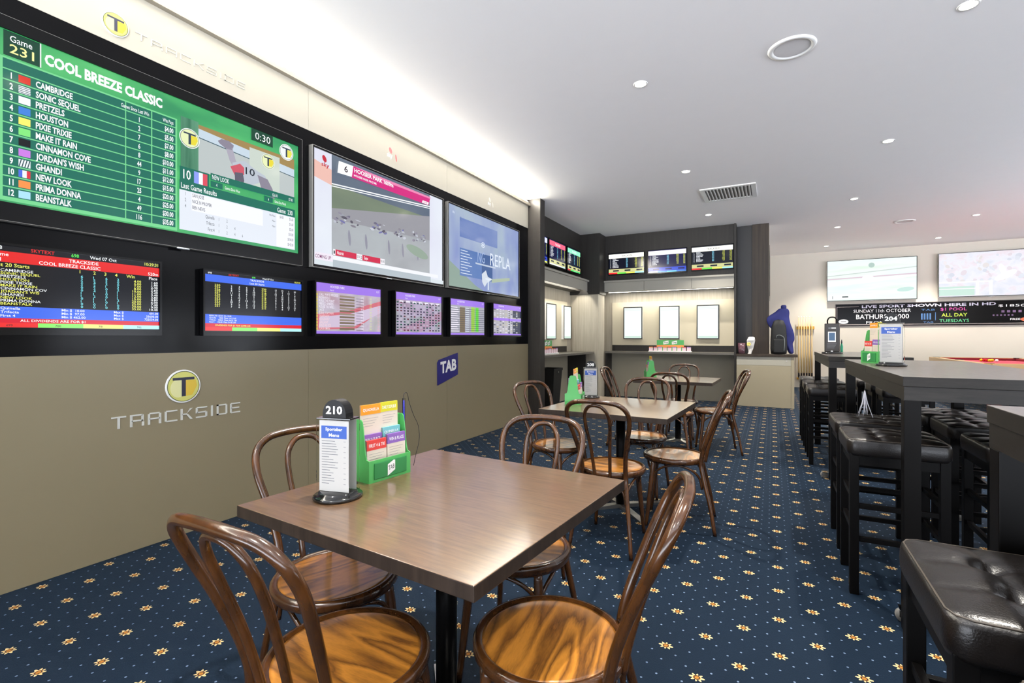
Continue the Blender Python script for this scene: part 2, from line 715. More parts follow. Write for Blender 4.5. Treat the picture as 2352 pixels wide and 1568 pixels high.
# raised backing boards for the poster cases
struct('trim_21', B(-3.72, -3.69, 6.93, 9.35, 1.08, 1.97, .002), mat('cream_backing_board', (200, 190, 166), .5))
struct('trim_22', B(-3.06, -.63, 10.39, 10.42, 1.09, 2.0, .002), _mats['cream_backing_board'])
struct('trim_23', B(-3.72, -3.70, 6.93, 9.35, .965, 1.075), M_dark)
struct('trim_24', B(-3.06, -.63, 10.40, 10.42, .965, 1.085), M_dark)


def light(name, kind, loc, energy, rot=(0, 0, 0), size=.1, size_y=None, col=(1, 1, 1), parent=None, spot=2.2, blend=.6):
    d = bpy.data.lights.new(name, kind)
    d.energy = energy
    d.color = col
    if kind == 'AREA':
        d.shape = 'RECTANGLE'
        d.size = size
        d.size_y = size_y or size
    elif kind == 'SPOT':
        d.spot_size = spot
        d.spot_blend = blend
        d.shadow_soft_size = size
    o = bpy.data.objects.new(name, d)
    COL.objects.link(o)
    o.location = loc
    o.rotation_euler = rot
    if parent:
        o.parent = parent
    return o


# concealed light strips
def strip(label, loc, rz, length, watts, up, col):
    t = thing('light_strip', label, 'light strip', loc, rz, None)
    obj('channel', B(-.012, .012, -length / 2, length / 2, -.008, 0) if up else B(-.012, .012, -length / 2, length / 2, 0, .008), M_fix, t)
    obj('diffuser', B(-.009, .009, -length / 2 + .002, length / 2 - .002, 0, .005) if up else B(-.009, .009, -length / 2 + .002, length / 2 - .002, -.005, 0), em('fff6e0', 9.0), t)
    n = max(1, round(length / 2.5))
    for k in range(n):
        y = -length / 2 + (k + .5) * length / n
        light('strip_light', 'AREA', (0, y, .012 if up else -.012), watts / n, (PI, 0, 0) if up else (0, 0, 0), .03, length / n * .98, col, t)
    return t


strip('long warm light strip hidden in the cove above the screen wall', (-3.284, 1.9, 3.312), 0, 9.6, COVE_W, True, (1, .95, .82)).rotation_euler = (0, math.radians(48), 0)
strip('light strip under the pelmet of the left betting counter', (-3.42, 8.25, 2.30), 0, 2.6, NICHE_W, False, (1, .96, .84))
strip('light strip under the pelmet above the three white poster cases', (-1.85, 10.1, 2.194), PI / 2, 2.4, NICHE_W, False, (1, .96, .84))


# ceiling lights
def downlight(label, loc, energy):
    t = thing('downlight', label, 'ceiling light', loc, 0, 'recessed ceiling downlights')
    obj('trim_ring', lathe(bmesh.new(), [(.046, -.004), (.055, -.006), (.058, 0), (.046, 0), (.046, -.004)], 28, caps=False), M_fix, t, True)
    obj('bulb', lathe(bmesh.new(), [(.001, -.006), (.03, -.006), (.04, -.0025), (.044, 0)], 24), M_bulb, t, True)
    light('bulb_light', 'SPOT', (0, 0, -.03), energy, (0, 0, 0), .035, col=(1, .95, .86), parent=t, spot=math.radians(100), blend=1.0)
    return t


LAB = {(0, 1): 'downlight nearest the screen wall, largest one in the middle of the ceiling', (0, 2): 'downlight in the near row just before the air vent',
       (0, 3): 'downlight in front of the dark betting alcove, beyond the air vent', (1, 1): 'downlight cut by the top right edge of the photo',
       (1, 2): 'downlight right of the air vent, second in the middle row', (1, 3): 'downlight third in the middle row, level with the alcove',
       (1, 4): 'downlight fourth in the middle row, before the far cream wall', (1, 5): 'last downlight of the middle row by the far cream wall',
       (2, 5): 'downlight near the far wall above the pool table end', (2, 4): 'downlight over the pool table close to the right edge'}
YS = [-.8, 1.66, 4.11, 6.55, 9.03, 11.2, 13.4]
for i, X_ in enumerate((-.97, 1.1, 3.1, 5.2)):
    for j, Y_ in enumerate(YS):
        if i == 0 and j > 4:
            continue
        if i == 3 and j % 2:
            continue
        key = {(0, 2): (0, 1), (0, 3): (0, 2), (0, 4): (0, 3), (1, 2): (1, 1), (1, 3): (1, 2), (1, 4): (1, 3), (1, 5): (1, 4), (1, 6): (1, 5), (2, 6): (2, 5), (2, 5): (2, 4)}.get((i, j))
        lab = LAB.get(key, 'recessed ceiling downlight outside the view of the photo')
        downlight(lab, (X_, Y_, CEIL), DOWN_W)


def speaker(label, loc):
    t = thing('ceiling_speaker', label, 'ceiling speaker', loc, 0, 'round ceiling speakers')
    obj('rim', lathe(bmesh.new(), [(.118, -.004), (.125, -.012), (.15, -.012), (.158, 0), (.118, 0), (.118, -.004)], 48, caps=False), M_fix, t, True)
    obj('grille', lathe(bmesh.new(), [(.118, -.006), (.118, 0)], 48), mat('speaker_grille_mesh', (214, 212, 212), .7, bump=.6, bscale=900), t)


speaker('white round speaker in the ceiling near the top of the photo', (.125, 4.11, CEIL))
speaker('white round speaker in the far ceiling seen almost edge-on', (2.12, 11.2, CEIL))

t = thing('air_vent', 'white louvred air conditioning vent in the ceiling', 'vent', (-.56, 7.8, CEIL))
bm = bmesh.new()
for a in ((-.36, .36, -.36, -.3), (-.36, .36, .3, .36), (-.36, -.3, -.3, .3), (.3, .36, -.3, .3)):
    box(bm, *a, -.014, 0)
obj('frame', bm, M_fix, t)
obj('duct_backing', B(-.3, .3, -.3, .3, -.002, 0), mat('dark_duct', (120, 118, 114), .8), t)
for k in range(13):
    x = -.285 + k * .0455
    bm = bmesh.new()
    prism(bm, [(x, -.004), (x + .02, -.018), (x + .024, -.016), (x + .004, -.002)], -.3, .3, 'xz')
    obj('slat', bm, M_fix, t)


# ------------------------------------------------------------------ televisions
def television(label, cat_grp, cx, cz, w_, h_, loc, rz, th=.045, bez=(.012, .012, .012, .018), rim=True, thin=False):
    """root at the centre of the back; local -Y is the viewing side"""
    t = thing('television', label, 'television', loc, rz, cat_grp)
    l, r, tp, bt = bez
    x0, x1, z0, z1 = -w_ / 2, w_ / 2, -h_ / 2, h_ / 2
    bm = bmesh.new()
    box(bm, x0, x1, -th + .012, 0, z0, z1, .003)
    obj('casing', bm, M_frame, t)
    bm = bmesh.new()
    y0, y1 = -th, -th + .012
    box(bm, x0, x0 + l, y0, y1, z0, z1)
    box(bm, x1 - r, x1, y0, y1, z0, z1)
    box(bm, x0 + l, x1 - r, y0, y1, z1 - tp, z1)
    box(bm, x0 + l, x1 - r, y0, y1, z0, z0 + bt)
    obj('bezel', bm, M_frame, t)
    if rim:
        bm = bmesh.new()
        e = .0012 if thin else .004
        box(bm, x0 - e, x0, y0 - .001, 0, z0 - e, z1 + e)
        box(bm, x1, x1 + e, y0 - .001, 0, z0 - e, z1 + e)
        box(bm, x0, x1, y0 - .001, 0, z1, z1 + e)
        box(bm, x0, x1, y0 - .001, 0, z0 - e, z0)
        obj('edge_trim', bm, M_grey, t)
    if rim or thin:
        bm = bmesh.new()
        lathe(bm, [(.035, 0), (.04, .003), (.035, .006)], 24)
        for v in bm.verts:
            v.co = Vector((v.co.x, -th + .004 + v.co.y * .25 - .006, z0 - .012 + v.co.z * 1.6))
        obj('logo_light', bm, mat('bright_logo_badge', (235, 240, 245), .2, .6), t, True)
    return t


def left_tv(label, grp, y0, y1, z0, z1, **k):
    cx, cz = (y0 + y1) / 2, (z0 + z1) / 2
    t = television(label, grp, cx, cz, y1 - y0, z1 - z0, (WX, cx, cz), PI / 2, **k)
    p = Pic(cx, -.045 + .0105, cz)
    return t, p


TH = .045
W_, K_ = em('f2f6f8'), em('0b0d14', .6)


def t_logo(p, cx, cz, r, ring, yel, dark):
    p.ell(cx, cz, r, r, ring, n=36)
    p.ell(cx, cz, r * .91, r * .91, dark, n=36)
    p.ell(cx, cz, r * .87, r * .87, yel[0], n=36)
    p.poly([(cx + r * .1, cz - r * .6), (cx + r * .55, cz - r * .55), (cx + r * .8, cz), (cx + r * .7, cz + r * .36), (cx + r * .1, cz + r * .36)], yel[1])
    p.rect(cx - r * .6, cx + r * .6, cz + r * .38, cz + r * .54, dark)
    p.rect(cx - r * .12, cx + r * .12, cz - r * .6, cz + r * .38, dark, False)


# --- big green results screen
t, p = left_tv('huge television with green racing board reading COOL BREEZE CLASSIC', 'large televisions on the screen wall', .872, 2.634, 1.815, 2.803, bez=(.03, .03, .062, .09), thin=True)
G1 = em_img('screen_green_backdrop', [(.25, '1a8a5c'), (.6, '4fc070'), (.8, '7ae68a')], (1, 1, 3), nscale=1.4, s=.85)
G2, G3, G4 = em('1c7a68', .9), em('0f4a34', .8), em('7fe29a', .85)
GB = em('17705e', .9)
p.rect(.902, 2.604, 1.905, 2.741, G1)
p.rect(.925, 1.722, 1.915, 2.61, G4)
p.rect(.94, 1.074, 2.617, 2.738, G3)
p.rect(1.074, 1.079, 2.617, 2.738, W_)
p.text('Game', .963, 1.045, 2.69, 2.722, W_, .01)
p.text('231', .962, 1.052, 2.635, 2.68, em('f4f0a0'), .01)
p.text('COOL BREEZE CLASSIC', 1.092, 1.638, 2.64, 2.7, W_, .045)
rows = 13
zt, zb = 2.603, 1.93
rh = (zt - zb) / rows
for k in range(rows):
    zz = zt - (k + 1) * rh
    p.rect(.938, 1.444, zz + .004, zz + rh - .002, GB, k == 0)
    p.rect(1.449, 1.577, zz + .004, zz + rh - .002, GB, False)
    p.rect(1.583, 1.712, zz + .004, zz + rh - .002, GB, False)
names = ['CAMBRIDGE', 'SONIC SEQUEL', 'PRETZELS', 'HOUSTON', 'PIXIE TRIXIE', 'MAKE IT RAIN', 'CINNAMON COVE', "JORDAN'S WISH", 'GHANDI', 'NEW LOOK', 'PRIMA DONNA', 'BEANSTALK']
since = ['1', '2', '7', '6', '8', '44', '9', '17', '25', '4', '49', '116']
pays = ['$4.00', '$5.00', '$7.00', '$8.00', '$10.00', '$11.00', '$12.00', '$15.00', '$20.00', '$25.00', '$30.00', '$35.00']
p.lay += 1
p.line('Games Since Last Win', 1.566, zt - rh + .014, .022, W_, .5, .01, 'r')
p.line('Win Pays', 1.7, zt - rh + .014, .022, W_, .5, .01, 'r')
sw = ['d8301c', None, 'eef0fa', '3f7fd8', 'ecea6a', '7fe27a', '08090c', 'c77ae0', None, None, 'f09048', 'a8dcf4']
for k in range(12):
    zz = zt - (k + 2) * rh
    p.line(str(k + 1), .968, zz + .012, .029, W_, .6, .03, 'c')
    p.line(names[k], 1.058, zz + .011, .031, W_, .6, .03)
    p.line(since[k], 1.515, zz + .012, .028, W_, .55, .025, 'c')
    p.line(pays[k], 1.7, zz + .012, .029, W_, .53, .025, 'r')
    a0, a1, b0, b1 = .994, 1.038, zz + .008, zz + rh - .008
    p.lay += 1
    if sw[k]:
        p.rect(a0, a1, b0, b1, em(sw[k]), False)
    else:
        p.rect(a0, a1, b0, b1, em('e8ecf4'), False)
        p.lay += 1
        if k == 1:
            for q in range(4):
                p.rect(a0, a1, b0 + .003 + q * .0085, b0 + .006 + q * .0085, em('2a4a50'), False)
        elif k == 8:
            for q in range(4):
                x_ = a0 + q * .0105
                p.poly([(x_, b0), (x_ + .004, b0), (x_ + .012, b1), (x_ + .008, b1)], em('2a4a50'), False)
        else:
            p.rect(a0, a0 + .014, b0, b1, em('4a6ae0'), False)
            p.rect(a1 - .014, a1, b0, b1, em('d83040'), False)
        p.lay -= 1
    p.lay -= 1
p.lay += 2
# race picture
p.rect(1.742, 1.85, 2.325, 2.64, em_img('screen_green_gate', [(.3, '1f6b4c'), (.7, '6fb08c')], (14, 1, 1), s=.8))
p.rect(1.85, 2.568, 2.325, 2.625, em('c9d2d2', .8))
p.poly([(1.85, 2.625), (1.85, 2.6), (2.568, 2.55), (2.568, 2.625)], em('b89a5e', .7))
p.poly([(1.85, 2.6), (1.85, 2.54), (2.568, 2.49), (2.568, 2.55)], em('cfe0ee', .85))
p.poly([(1.85, 2.545), (1.85, 2.539), (2.568, 2.487), (2.568, 2.493)], em('4a6a78', .7))
p.rect(2.2, 2.44, 2.3, 2.6, em('cdd8ce', .9))
hg, hl, hd = em('9a94a6', .75), em('b8b4c4', .8), em('6f6a7c', .7)
p.poly([(1.975, 2.565), (2.0, 2.585), (2.05, 2.59), (2.085, 2.57), (2.075, 2.535), (2.03, 2.53), (1.985, 2.552)], hg)
p.poly([(2.03, 2.535), (2.075, 2.55), (2.1, 2.47), (2.13, 2.43), (2.09, 2.41), (2.055, 2.46)], hl, False)
p.poly([(2.075, 2.45), (2.16, 2.49), (2.25, 2.45), (2.32, 2.43), (2.35, 2.38), (2.28, 2.37), (2.22, 2.335), (2.13, 2.35), (2.08, 2.40)], em('c3ccd8', .85))
p.poly([(2.06, 2.42), (2.13, 2.46), (2.16, 2.44), (2.16, 2.39), (2.09, 2.37)], em('d85a6c', .85))
p.poly([(2.09, 2.39), (2.15, 2.4), (2.16, 2.35), (2.15, 2.3), (2.135, 2.3), (2.13, 2.34), (2.11, 2.3), (2.095, 2.31)], hd)
p.poly([(2.26, 2.42), (2.34, 2.41), (2.38, 2.35), (2.4, 2.28), (2.37, 2.28), (2.34, 2.31), (2.29, 2.33)], hg)
p.text('10', 2.17, 2.24, 2.4, 2.45, em('26303c', .8), .01, True)
YEL = (em('e6eeb8', .95), em('e8d83a', .95))
DKT = em('3a4a60', .7)
t_logo(p, 1.795, 2.515, .062, em('e8f0ec'), YEL, DKT)
t_logo(p, 2.344, 2.542, .055, em('dfe8d8'), YEL, DKT)
t_logo(p, 2.497, 2.66, .06, em('f2f6f2'), (em('e8ecec'), em('e4da56')), DKT)
p.rect(1.735, 1.915, 2.235, 2.325, GB)
p.text('10', 1.755, 1.8, 2.25, 2.31, W_, .012)
p.rect(1.82, 1.85, 2.24, 2.315, em('8a9af0'))
p.rect(1.85, 1.875, 2.24, 2.315, em('eef0fa'), False)
p.rect(1.875, 1.904, 2.24, 2.315, em('d84a5c'), False)
p.rect(1.925, 2.568, 2.29, 2.335, GB)
p.line('NEW LOOK', 1.935, 2.297, .03, W_, .5, .01)
p.line('$26.00', 2.42, 2.297, .022, W_, .5, 0, 'r')
p.line('$7.40', 2.55, 2.297, .022, W_, .5, 0, 'r')
p.rect(1.925, 2.005, 2.245, 2.284, GB)
p.rect(2.31, 2.38, 2.245, 2.284, GB, False)
p.line('4', 1.965, 2.253, .022, W_, .55, 0, 'c')
p.line('4', 2.345, 2.253, .022, W_, .55, 0, 'c')
p.line('Games Since Won', 2.02, 2.253, .02, W_, .5, .005)
p.line('Games Since Placed', 2.395, 2.253, .02, W_, .42, .005)
p.rect(1.732, 2.57, 2.178, 2.238, GB)
p.line('Last Game Results', 1.742, 2.19, .034, W_, .62, .01)
p.line('Game  230', 2.55, 2.19, .034, W_, .62, .01, 'r')
p.rect(1.732, 2.57, 1.928, 2.178, em('e2e8f2', .95))
p.rect(1.805, 2.3, 2.06, 2.172, em('f2f4fc', .95))
p.rect(2.41, 2.562, 1.935, 2.172, em('f2f4fc', .95), False)
INK = em('39404c', .6)
for q, (a, b_) in enumerate((('1', 'SAN JOSE'), ('2', 'NICE N PROPER'), ('4', 'BEN NEVIS'))):
    p.line(a, 1.768, 2.147 - q * .038, .022, INK, .5, 0, 'c')
    p.line(b_, 1.81, 2.147 - q * .038, .022, INK, .55)
for q, (a, b_) in enumerate((('Quinella', '12'), ('Trifecta', '124'), ('First 4', '1246'))):
    zz = 2.03 - q * .04
    p.line(a, 1.95, zz, .022, INK, .55, 0, 'r')
    for k, c in enumerate(b_):
        p.line(c, 1.98 + k * .055, zz, .02, INK, .5, 0, 'c')
for q, a in enumerate(('$1.60', '$1.60', '$2.60', '$10.00', '$106.00', '$142.00')):
    p.line(a, 2.555, 2.147 - q * .039, .021, INK, .5, 0, 'r')
for q, a in enumerate(('Win Place', 'Place', 'Place')):
    p.line(a, 2.4, 2.147 - q * .039, .014, INK, .6, 0, 'r')
p.line('$4.00', 2.47, 2.147, .02, INK, .5, 0, 'r')
p.rect(2.21, 2.38, 2.655, 2.74, G3)
p.text('0:30', 2.24, 2.36, 2.672, 2.722, W_, .0)
p.build('screen', t)

# --- second big screen: race on pink banner
t, p = left_tv('large television showing a harness race with pink HOOSIER PARK banner', 'large televisions on the screen wall', 2.737, 4.515, 1.825, 2.803, bez=(.012, .014, .012, .02))
p.rect(2.749, 4.501, 1.845, 2.791, em_img('screen_pale_side', [(.3, 'dcdcee'), (.7, 'e8f0f6')], (1, 1, 1), s=.92))
p.poly([(2.749, 2.7), (2.935, 2.66), (2.935, 2.53), (2.749, 2.56)], em('f0c0b4', .9))
RED = em('c8283c', .9)
p.ell(2.86, 2.73, .02, .03, RED, .5)
p.text('sky', 2.83, 2.91, 2.655, 2.7, RED, .02)
p.rect(2.935, 4.27, 1.89, 2.79, em_img('screen_track_footage', [(.3, 'a2a8ae'), (.5, 'b4b8be'), (.75, 'c0c8cc')], (1.2, 1, 2.5), s=.8))
p.rect(2.935, 4.27, 2.54, 2.79, em_img('screen_blue_hedge', [(.3, '5a6a84'), (.7, '7c8a9a')], (1, 1, 3), s=.7))
p.rect(2.935, 4.27, 2.34, 2.54, em_img('screen_green_infield', [(.3, '7c8c7a'), (.7, '92a286')], (.8, 1, 3), s=.7))
p.poly([(2.935, 2.54), (4.27, 2.66), (4.27, 2.672), (2.935, 2.55)], W_)
p.poly([(2.935, 2.522), (4.27, 2.642), (4.27, 2.65), (2.935, 2.53)], W_, False)
p.poly([(2.935, 2.34), (4.27, 2.56), (4.27, 2.3), (2.935, 2.25)], em('a8a8b0', .75))
rng = random.Random(4)
cols = [em(c, .8) for c in ('77738a', '625e6c', 'd4d8e4', '7c7cb4', 'c8ccd8', '9a96a6', 'a8acb8', '8c8894')]
for bx_, wd in ((3.03, .09), (3.14, .1), (3.46, .07), (3.53, .06), (3.77, .06), (3.81, .04), (4.02, .04), (4.14, .05)):
    for q in range(9):
        p.ell(bx_ + rng.uniform(-wd, wd), 2.27 + rng.uniform(-.045, .045) + (bx_ - 3) * .02, rng.uniform(.02, .06) * (wd + .1) * 3, rng.uniform(.004, .013), rng.choice(cols), rng.uniform(-.3, .5), 12)
for bx_ in (3.12, 3.32, 3.62, 3.82, 4.05):
    p.ell(bx_, 2.12, .015, .07, em('a0a0b0', .75), .1, 12)
p.ell(4.05, 2.14, .18, .05, em('a4b8a8', .75), -.2)
MAG = em('d4247e', .95)
p.poly([(2.985, 2.65), (3.15, 2.66), (3.17, 2.76), (3.0, 2.755)], W_)
p.poly([(3.145, 2.655), (4.235, 2.67), (4.268, 2.765), (3.165, 2.762)], MAG)
p.poly([(3.5, 2.735), (4.262, 2.745), (4.268, 2.765), (3.165, 2.762)], em('f08ab8', .9))
p.text('6', 3.06, 3.1, 2.68, 2.735, em('3a2030', .8), .01, True)
p.text('HOOSIER PARK 1609m', 3.175, 3.68, 2.708, 2.748, W_, .03)
p.text('HOOSIER PARK PACE M5', 3.17, 3.45, 2.672, 2.692, W_, .02)
p.poly([(4.12, 2.672), (4.225, 2.672), (4.24, 2.7), (4.135, 2.7)], W_)
p.text('LIVE', 4.15, 4.21, 2.678, 2.694, MAG, .01, True)
p.rect(2.749, 4.501, 1.845, 1.885, em('dce6ec', .9))
p.rect(2.935, 4.27, 1.845, 1.915, em('bcc8d0', .85))
p.rect(2.935, 4.4, 1.905, 1.94, em('eef0f6', .95))
for a, b_, tt in ((2.96, 3.2, 'Nutrish'), (3.27, 3.5, 'Saipe')):
    p.rect(a, b_, 1.945, 1.995, em('cf2a4c', .95))
    p.line(tt, a + .02, 1.957, .028, W_, .6, .01)
for a, b_, tt in ((2.938, 2.962, '1'), (3.2, 3.245, '$2.50'), (3.247, 3.27, '2'), (3.5, 3.56, '$5.00')):
    p.rect(a, b_, 1.945, 1.995, em('f0eef4', .95), False)
    p.text(tt, a + .005, b_ - .005, 1.957, 1.983, INK)
p.rect(2.749, 2.935, 1.885, 1.945, em('ece4f0', .95))
p.line('COMING UP', 2.755, 1.9, .028, em('8a4a78', .8), .72, .01)
p.build('screen', t)

# --- third big screen: blue replay
t, p = left_tv('large television with blue screen reading REPLAY, nearest the column', 'large televisions on the screen wall', 4.604, 6.384, 1.825, 2.803, bez=(.012, .014, .012, .02))
p.rect(4.616, 6.37, 1.845, 2.791, em_img('screen_blue_wash', [(.25, 'b4c8cc'), (.45, 'a8b8d4'), (.62, '8c9cd0'), (.85, 'b4b2de')], (1.2, 1, .8), nscale=1.3, s=.85))
p.poly([(4.616, 2.15), (5.2, 1.9), (5.4, 1.845), (4.616, 1.845)], em('9cb4a8', .75))
p.rect(4.85, 5.75, 2.45, 2.68, em_img('screen_blue_band', [(.3, '5c7ac0'), (.7, '94a6d4')], (1, 1, 3), s=.8))
p.rect(4.85, 5.35, 1.99, 2.32, em_img('screen_blue_box', [(.3, '4f74b4'), (.7, '7090cc')], (1, 1, 2), s=.8))
p.rect(5.35, 5.62, 1.99, 2.32, em('5572aa', .75), False)
W2 = em('dfe8f6', .95)
for q in range(9):
    p.rect(4.87, 5.02 + (q % 3) * .05, 2.29 - q * .034, 2.298 - q * .034, W2, q == 0)
p.text('8', 5.34, 5.42, 2.4, 2.47, W2, 0)
p.text('NG', 5.25, 5.42, 2.2, 2.34, em('a8bce4', .9), 0)
p.text('REPLA', 5.56, 6.12, 2.2, 2.36, W2, 0)
p.rect(5.2, 5.7, 2.17, 2.19, em('c8d4e8', .85))
p.poly([(5.35, 2.06), (5.45, 2.12), (5.5, 2.04), (5.62, 2.02), (5.48, 1.96), (5.42, 1.9), (5.36, 1.96)], em('d8e0ec', .9))
p.poly([(5.6, 1.97), (6.1, 2.05), (6.1, 2.09), (5.6, 2.02)], em('b8c8b4', .8))
p.line('II', 4.86, 2.64, .05, em('6a86b4', .8), .8)
p.line('sky', 4.7, 2.7, .03, W2, .8)
p.text('T', 5.44, 5.58, 1.87, 2.02, W2, .0, True)
p.build('screen', t)

SM = 'small televisions along the bottom of the screen wall'


# --- teletext screens
def tele(p, a0, a1, rows, z0, z1, cols):
    pass


Yl, Cy, Rd, Gn = em('eef06a'), em('7fe6f4'), em('e02424'), em('5cf05c')
BLK = em('0a0c18', .7)
t, p = left_tv('small television with black teletext page listing runners, leftmost', SM, .87, 1.632, 1.262, 1.708, rim=False, bez=(.012, .012, .012, .035))
p.rect(.882, 1.62, 1.297, 1.696, BLK)
p.rect(.882, 1.62, 1.615, 1.668, Rd)
p.rect(.882, 1.62, 1.345, 1.402, em('3f6ae8'), False)
p.rect(.882, 1.62, 1.322, 1.345, em('d81e34'), False)
for q, c in enumerate(('e83030', '8af06a', 'f2ec80', 'b4f0f8')):
    a = .882 + q * .1845
    p.rect(a, a + .1845, 1.300, 1.322, em(c), False)
ch = .0215


def tl(p, s, a, z, m, k=1.0, al='l', h=.017):
    p.line(s, a, z, h, m, 1.02 * k, .012, al)


tl(p, '698', .9, 1.676, W_)
tl(p, 'SKYTEXT', 1.04, 1.676, Rd, .9)
tl(p, '698', 1.2, 1.676, Gn, .9)
tl(p, 'Wed 07 Oct', 1.28, 1.676, W_, .95)
tl(p, '10:29:31', 1.615, 1.676, Yl, .95, 'r')
tl(p, 'Game', .9, 1.645, W_)
tl(p, 'TRACKSIDE', 1.19, 1.645, W_)
tl(p, '231', .9, 1.62, W_)
tl(p, 'COOL BREEZE CLASSIC', 1.07, 1.62, W_)
tl(p, '520m', 1.615, 1.62, W_, 1, 'r')
tl(p, 'Last 20 Starts', .9, 1.594, Yl)
for q, (s_, a) in enumerate((('1', 1.235), ('2', 1.295), ('3', 1.345), ('4', 1.395))):
    tl(p, s_, a, 1.594, Yl)
tl(p, 'Win', 1.45, 1.594, Yl)
tl(p, 'Place', 1.61, 1.594, W_, .9, 'r')
tn = ['CAMBRIDGE', 'SONIC SEQUEL', 'PRETZELS', 'HOUSTON', 'PIXIE TRIXIE', 'MAKE IT RAIN', 'CINNAMON COV', "JORDAN'S WIS", 'GHANDI', 'NEW LOOK', 'PRIMA DONNA', 'BEANSTALK']
st = ['6162', '3550', '2420', '3213', '0202', '0421', '1101', '1201', '0112', '1101', '0010', '0000']
wn = ['4.00', '5.00', '7.00', '8.00', '10.00', '11.00', '12.00', '15.00', '20.00', '25.00', '30.00', '35.00']
pl = ['1.60', '1.80', '2.40', '2.60', '3.20', '3.40', '3.80', '4.80', '6.00', '7.40', '9.00', '10.40']
for q in range(12):
    z = 1.571 - q * .0147
    m = W_ if q % 2 == 0 else Yl
    tl(p, str(q + 1), .902, z, m, 1, 'r', .0125)
    tl(p, tn[q], .93, z, m, 1.18, 'l', .0125)
    for k in range(4):
        tl(p, st[q][k], 1.24 + k * .055, z, Cy, 1.2, 'l', .0125)
    tl(p, wn[q], 1.525, z, Yl, 1.2, 'r', .0125)
    tl(p, pl[q], 1.613, z, W_, 1.2, 'r', .0125)
for q, s_ in enumerate(('Quinella', 'Trifecta', 'First 4')):
    z = 1.387 - q * .018
    tl(p, s_, .93, z, W_, 1.2, 'l', .012)
    tl(p, 'Min $' + ('  10.00', '  97.00', ' 462.00')[q], 1.16, z, W_, 1.1, 'l', .012)
    tl(p, 'Max $', 1.39, z, W_, 1.1, 'l', .012)
    tl(p, ('601.00', '33600.00', '722534.00')[q], 1.615, z, W_, 1.0, 'r', .012)
tl(p, 'ALL DIVIDENDS ARE FOR $1', 1.0, 1.328, W_, 1.2, 'l', .012)
for q, s_ in enumerate(('699', '700', '701', '702')):
    tl(p, s_, .95 + q * .1845, 1.305, em('5a3a3a', .5), 1.1, 'l', .01)
p.build('screen', t)

t, p = left_tv('small television with blue-headed teletext table of yellow numbers', SM, 1.876, 2.646, 1.262, 1.7, rim=False, bez=(.012, .012, .012, .03))
p.rect(1.888, 2.634, 1.292, 1.688, BLK)
p.rect(1.888, 2.634, 1.62, 1.668, em('3f6ae8'))
p.rect(1.888, 2.634, 1.345, 1.405, em('3f6ae8'), False)
p.rect(1.888, 2.634, 1.32, 1.345, em('d81e34'), False)
for q, c in enumerate(('e83030', '8af06a', 'f2ec80', 'b4f0f8')):
    a = 1.888 + q * .1865
    p.rect(a, a + .1865, 1.296, 1.32, em(c), False)
tl(p, '698', 1.91, 1.672, W_, 1, 'l', .012)
tl(p, 'SKYTEXT', 2.05, 1.672, Rd, 1, 'l', .012)
tl(p, '698', 2.22, 1.672, Gn, 1, 'l', .012)
tl(p, 'Wed 07 Oct', 2.3, 1.672, W_, 1, 'l', .012)
tl(p, '10:29:31', 2.625, 1.672, Yl, 1, 'r', .012)
tl(p, 'TRACKSIDE', 2.26, 1.65, W_, 1.1, 'c', .013)
tl(p, 'Last 20 Starts', 2.26, 1.628, W_, 1.1, 'c', .013)
for q in range(10):
    z = 1.595 - q * .0155
    for g_ in range(2):
        tl(p, str((230 if g_ == 0 else 220) - q), 1.955 + g_ * .34, z, Yl, 1.4, 'l', .0125)
        for k in range(4):
            tl(p, str(rng.randint(1, 12)), 2.07 + g_ * .34 + k * .055, z, W_, 1.1, 'c', .0125)
for q, s_ in enumerate(('RESULTS 1/2/3/4  Div 10.00', 'Quinella     10.00  Place 1st $ 1.60', 'Trifecta    108.00  Place 2nd $ 1.60', 'First 4     142.00  Place 3rd $ 2.60')):
    tl(p, s_, 1.92, 1.391 - q * .0138, W_, .95, 'l', .0095)
tl(p, 'DIVIDENDS FOR $1 FOR GAME 230', 1.96, 1.327, Yl, 1.0, 'l', .011)
p.build('screen', t)


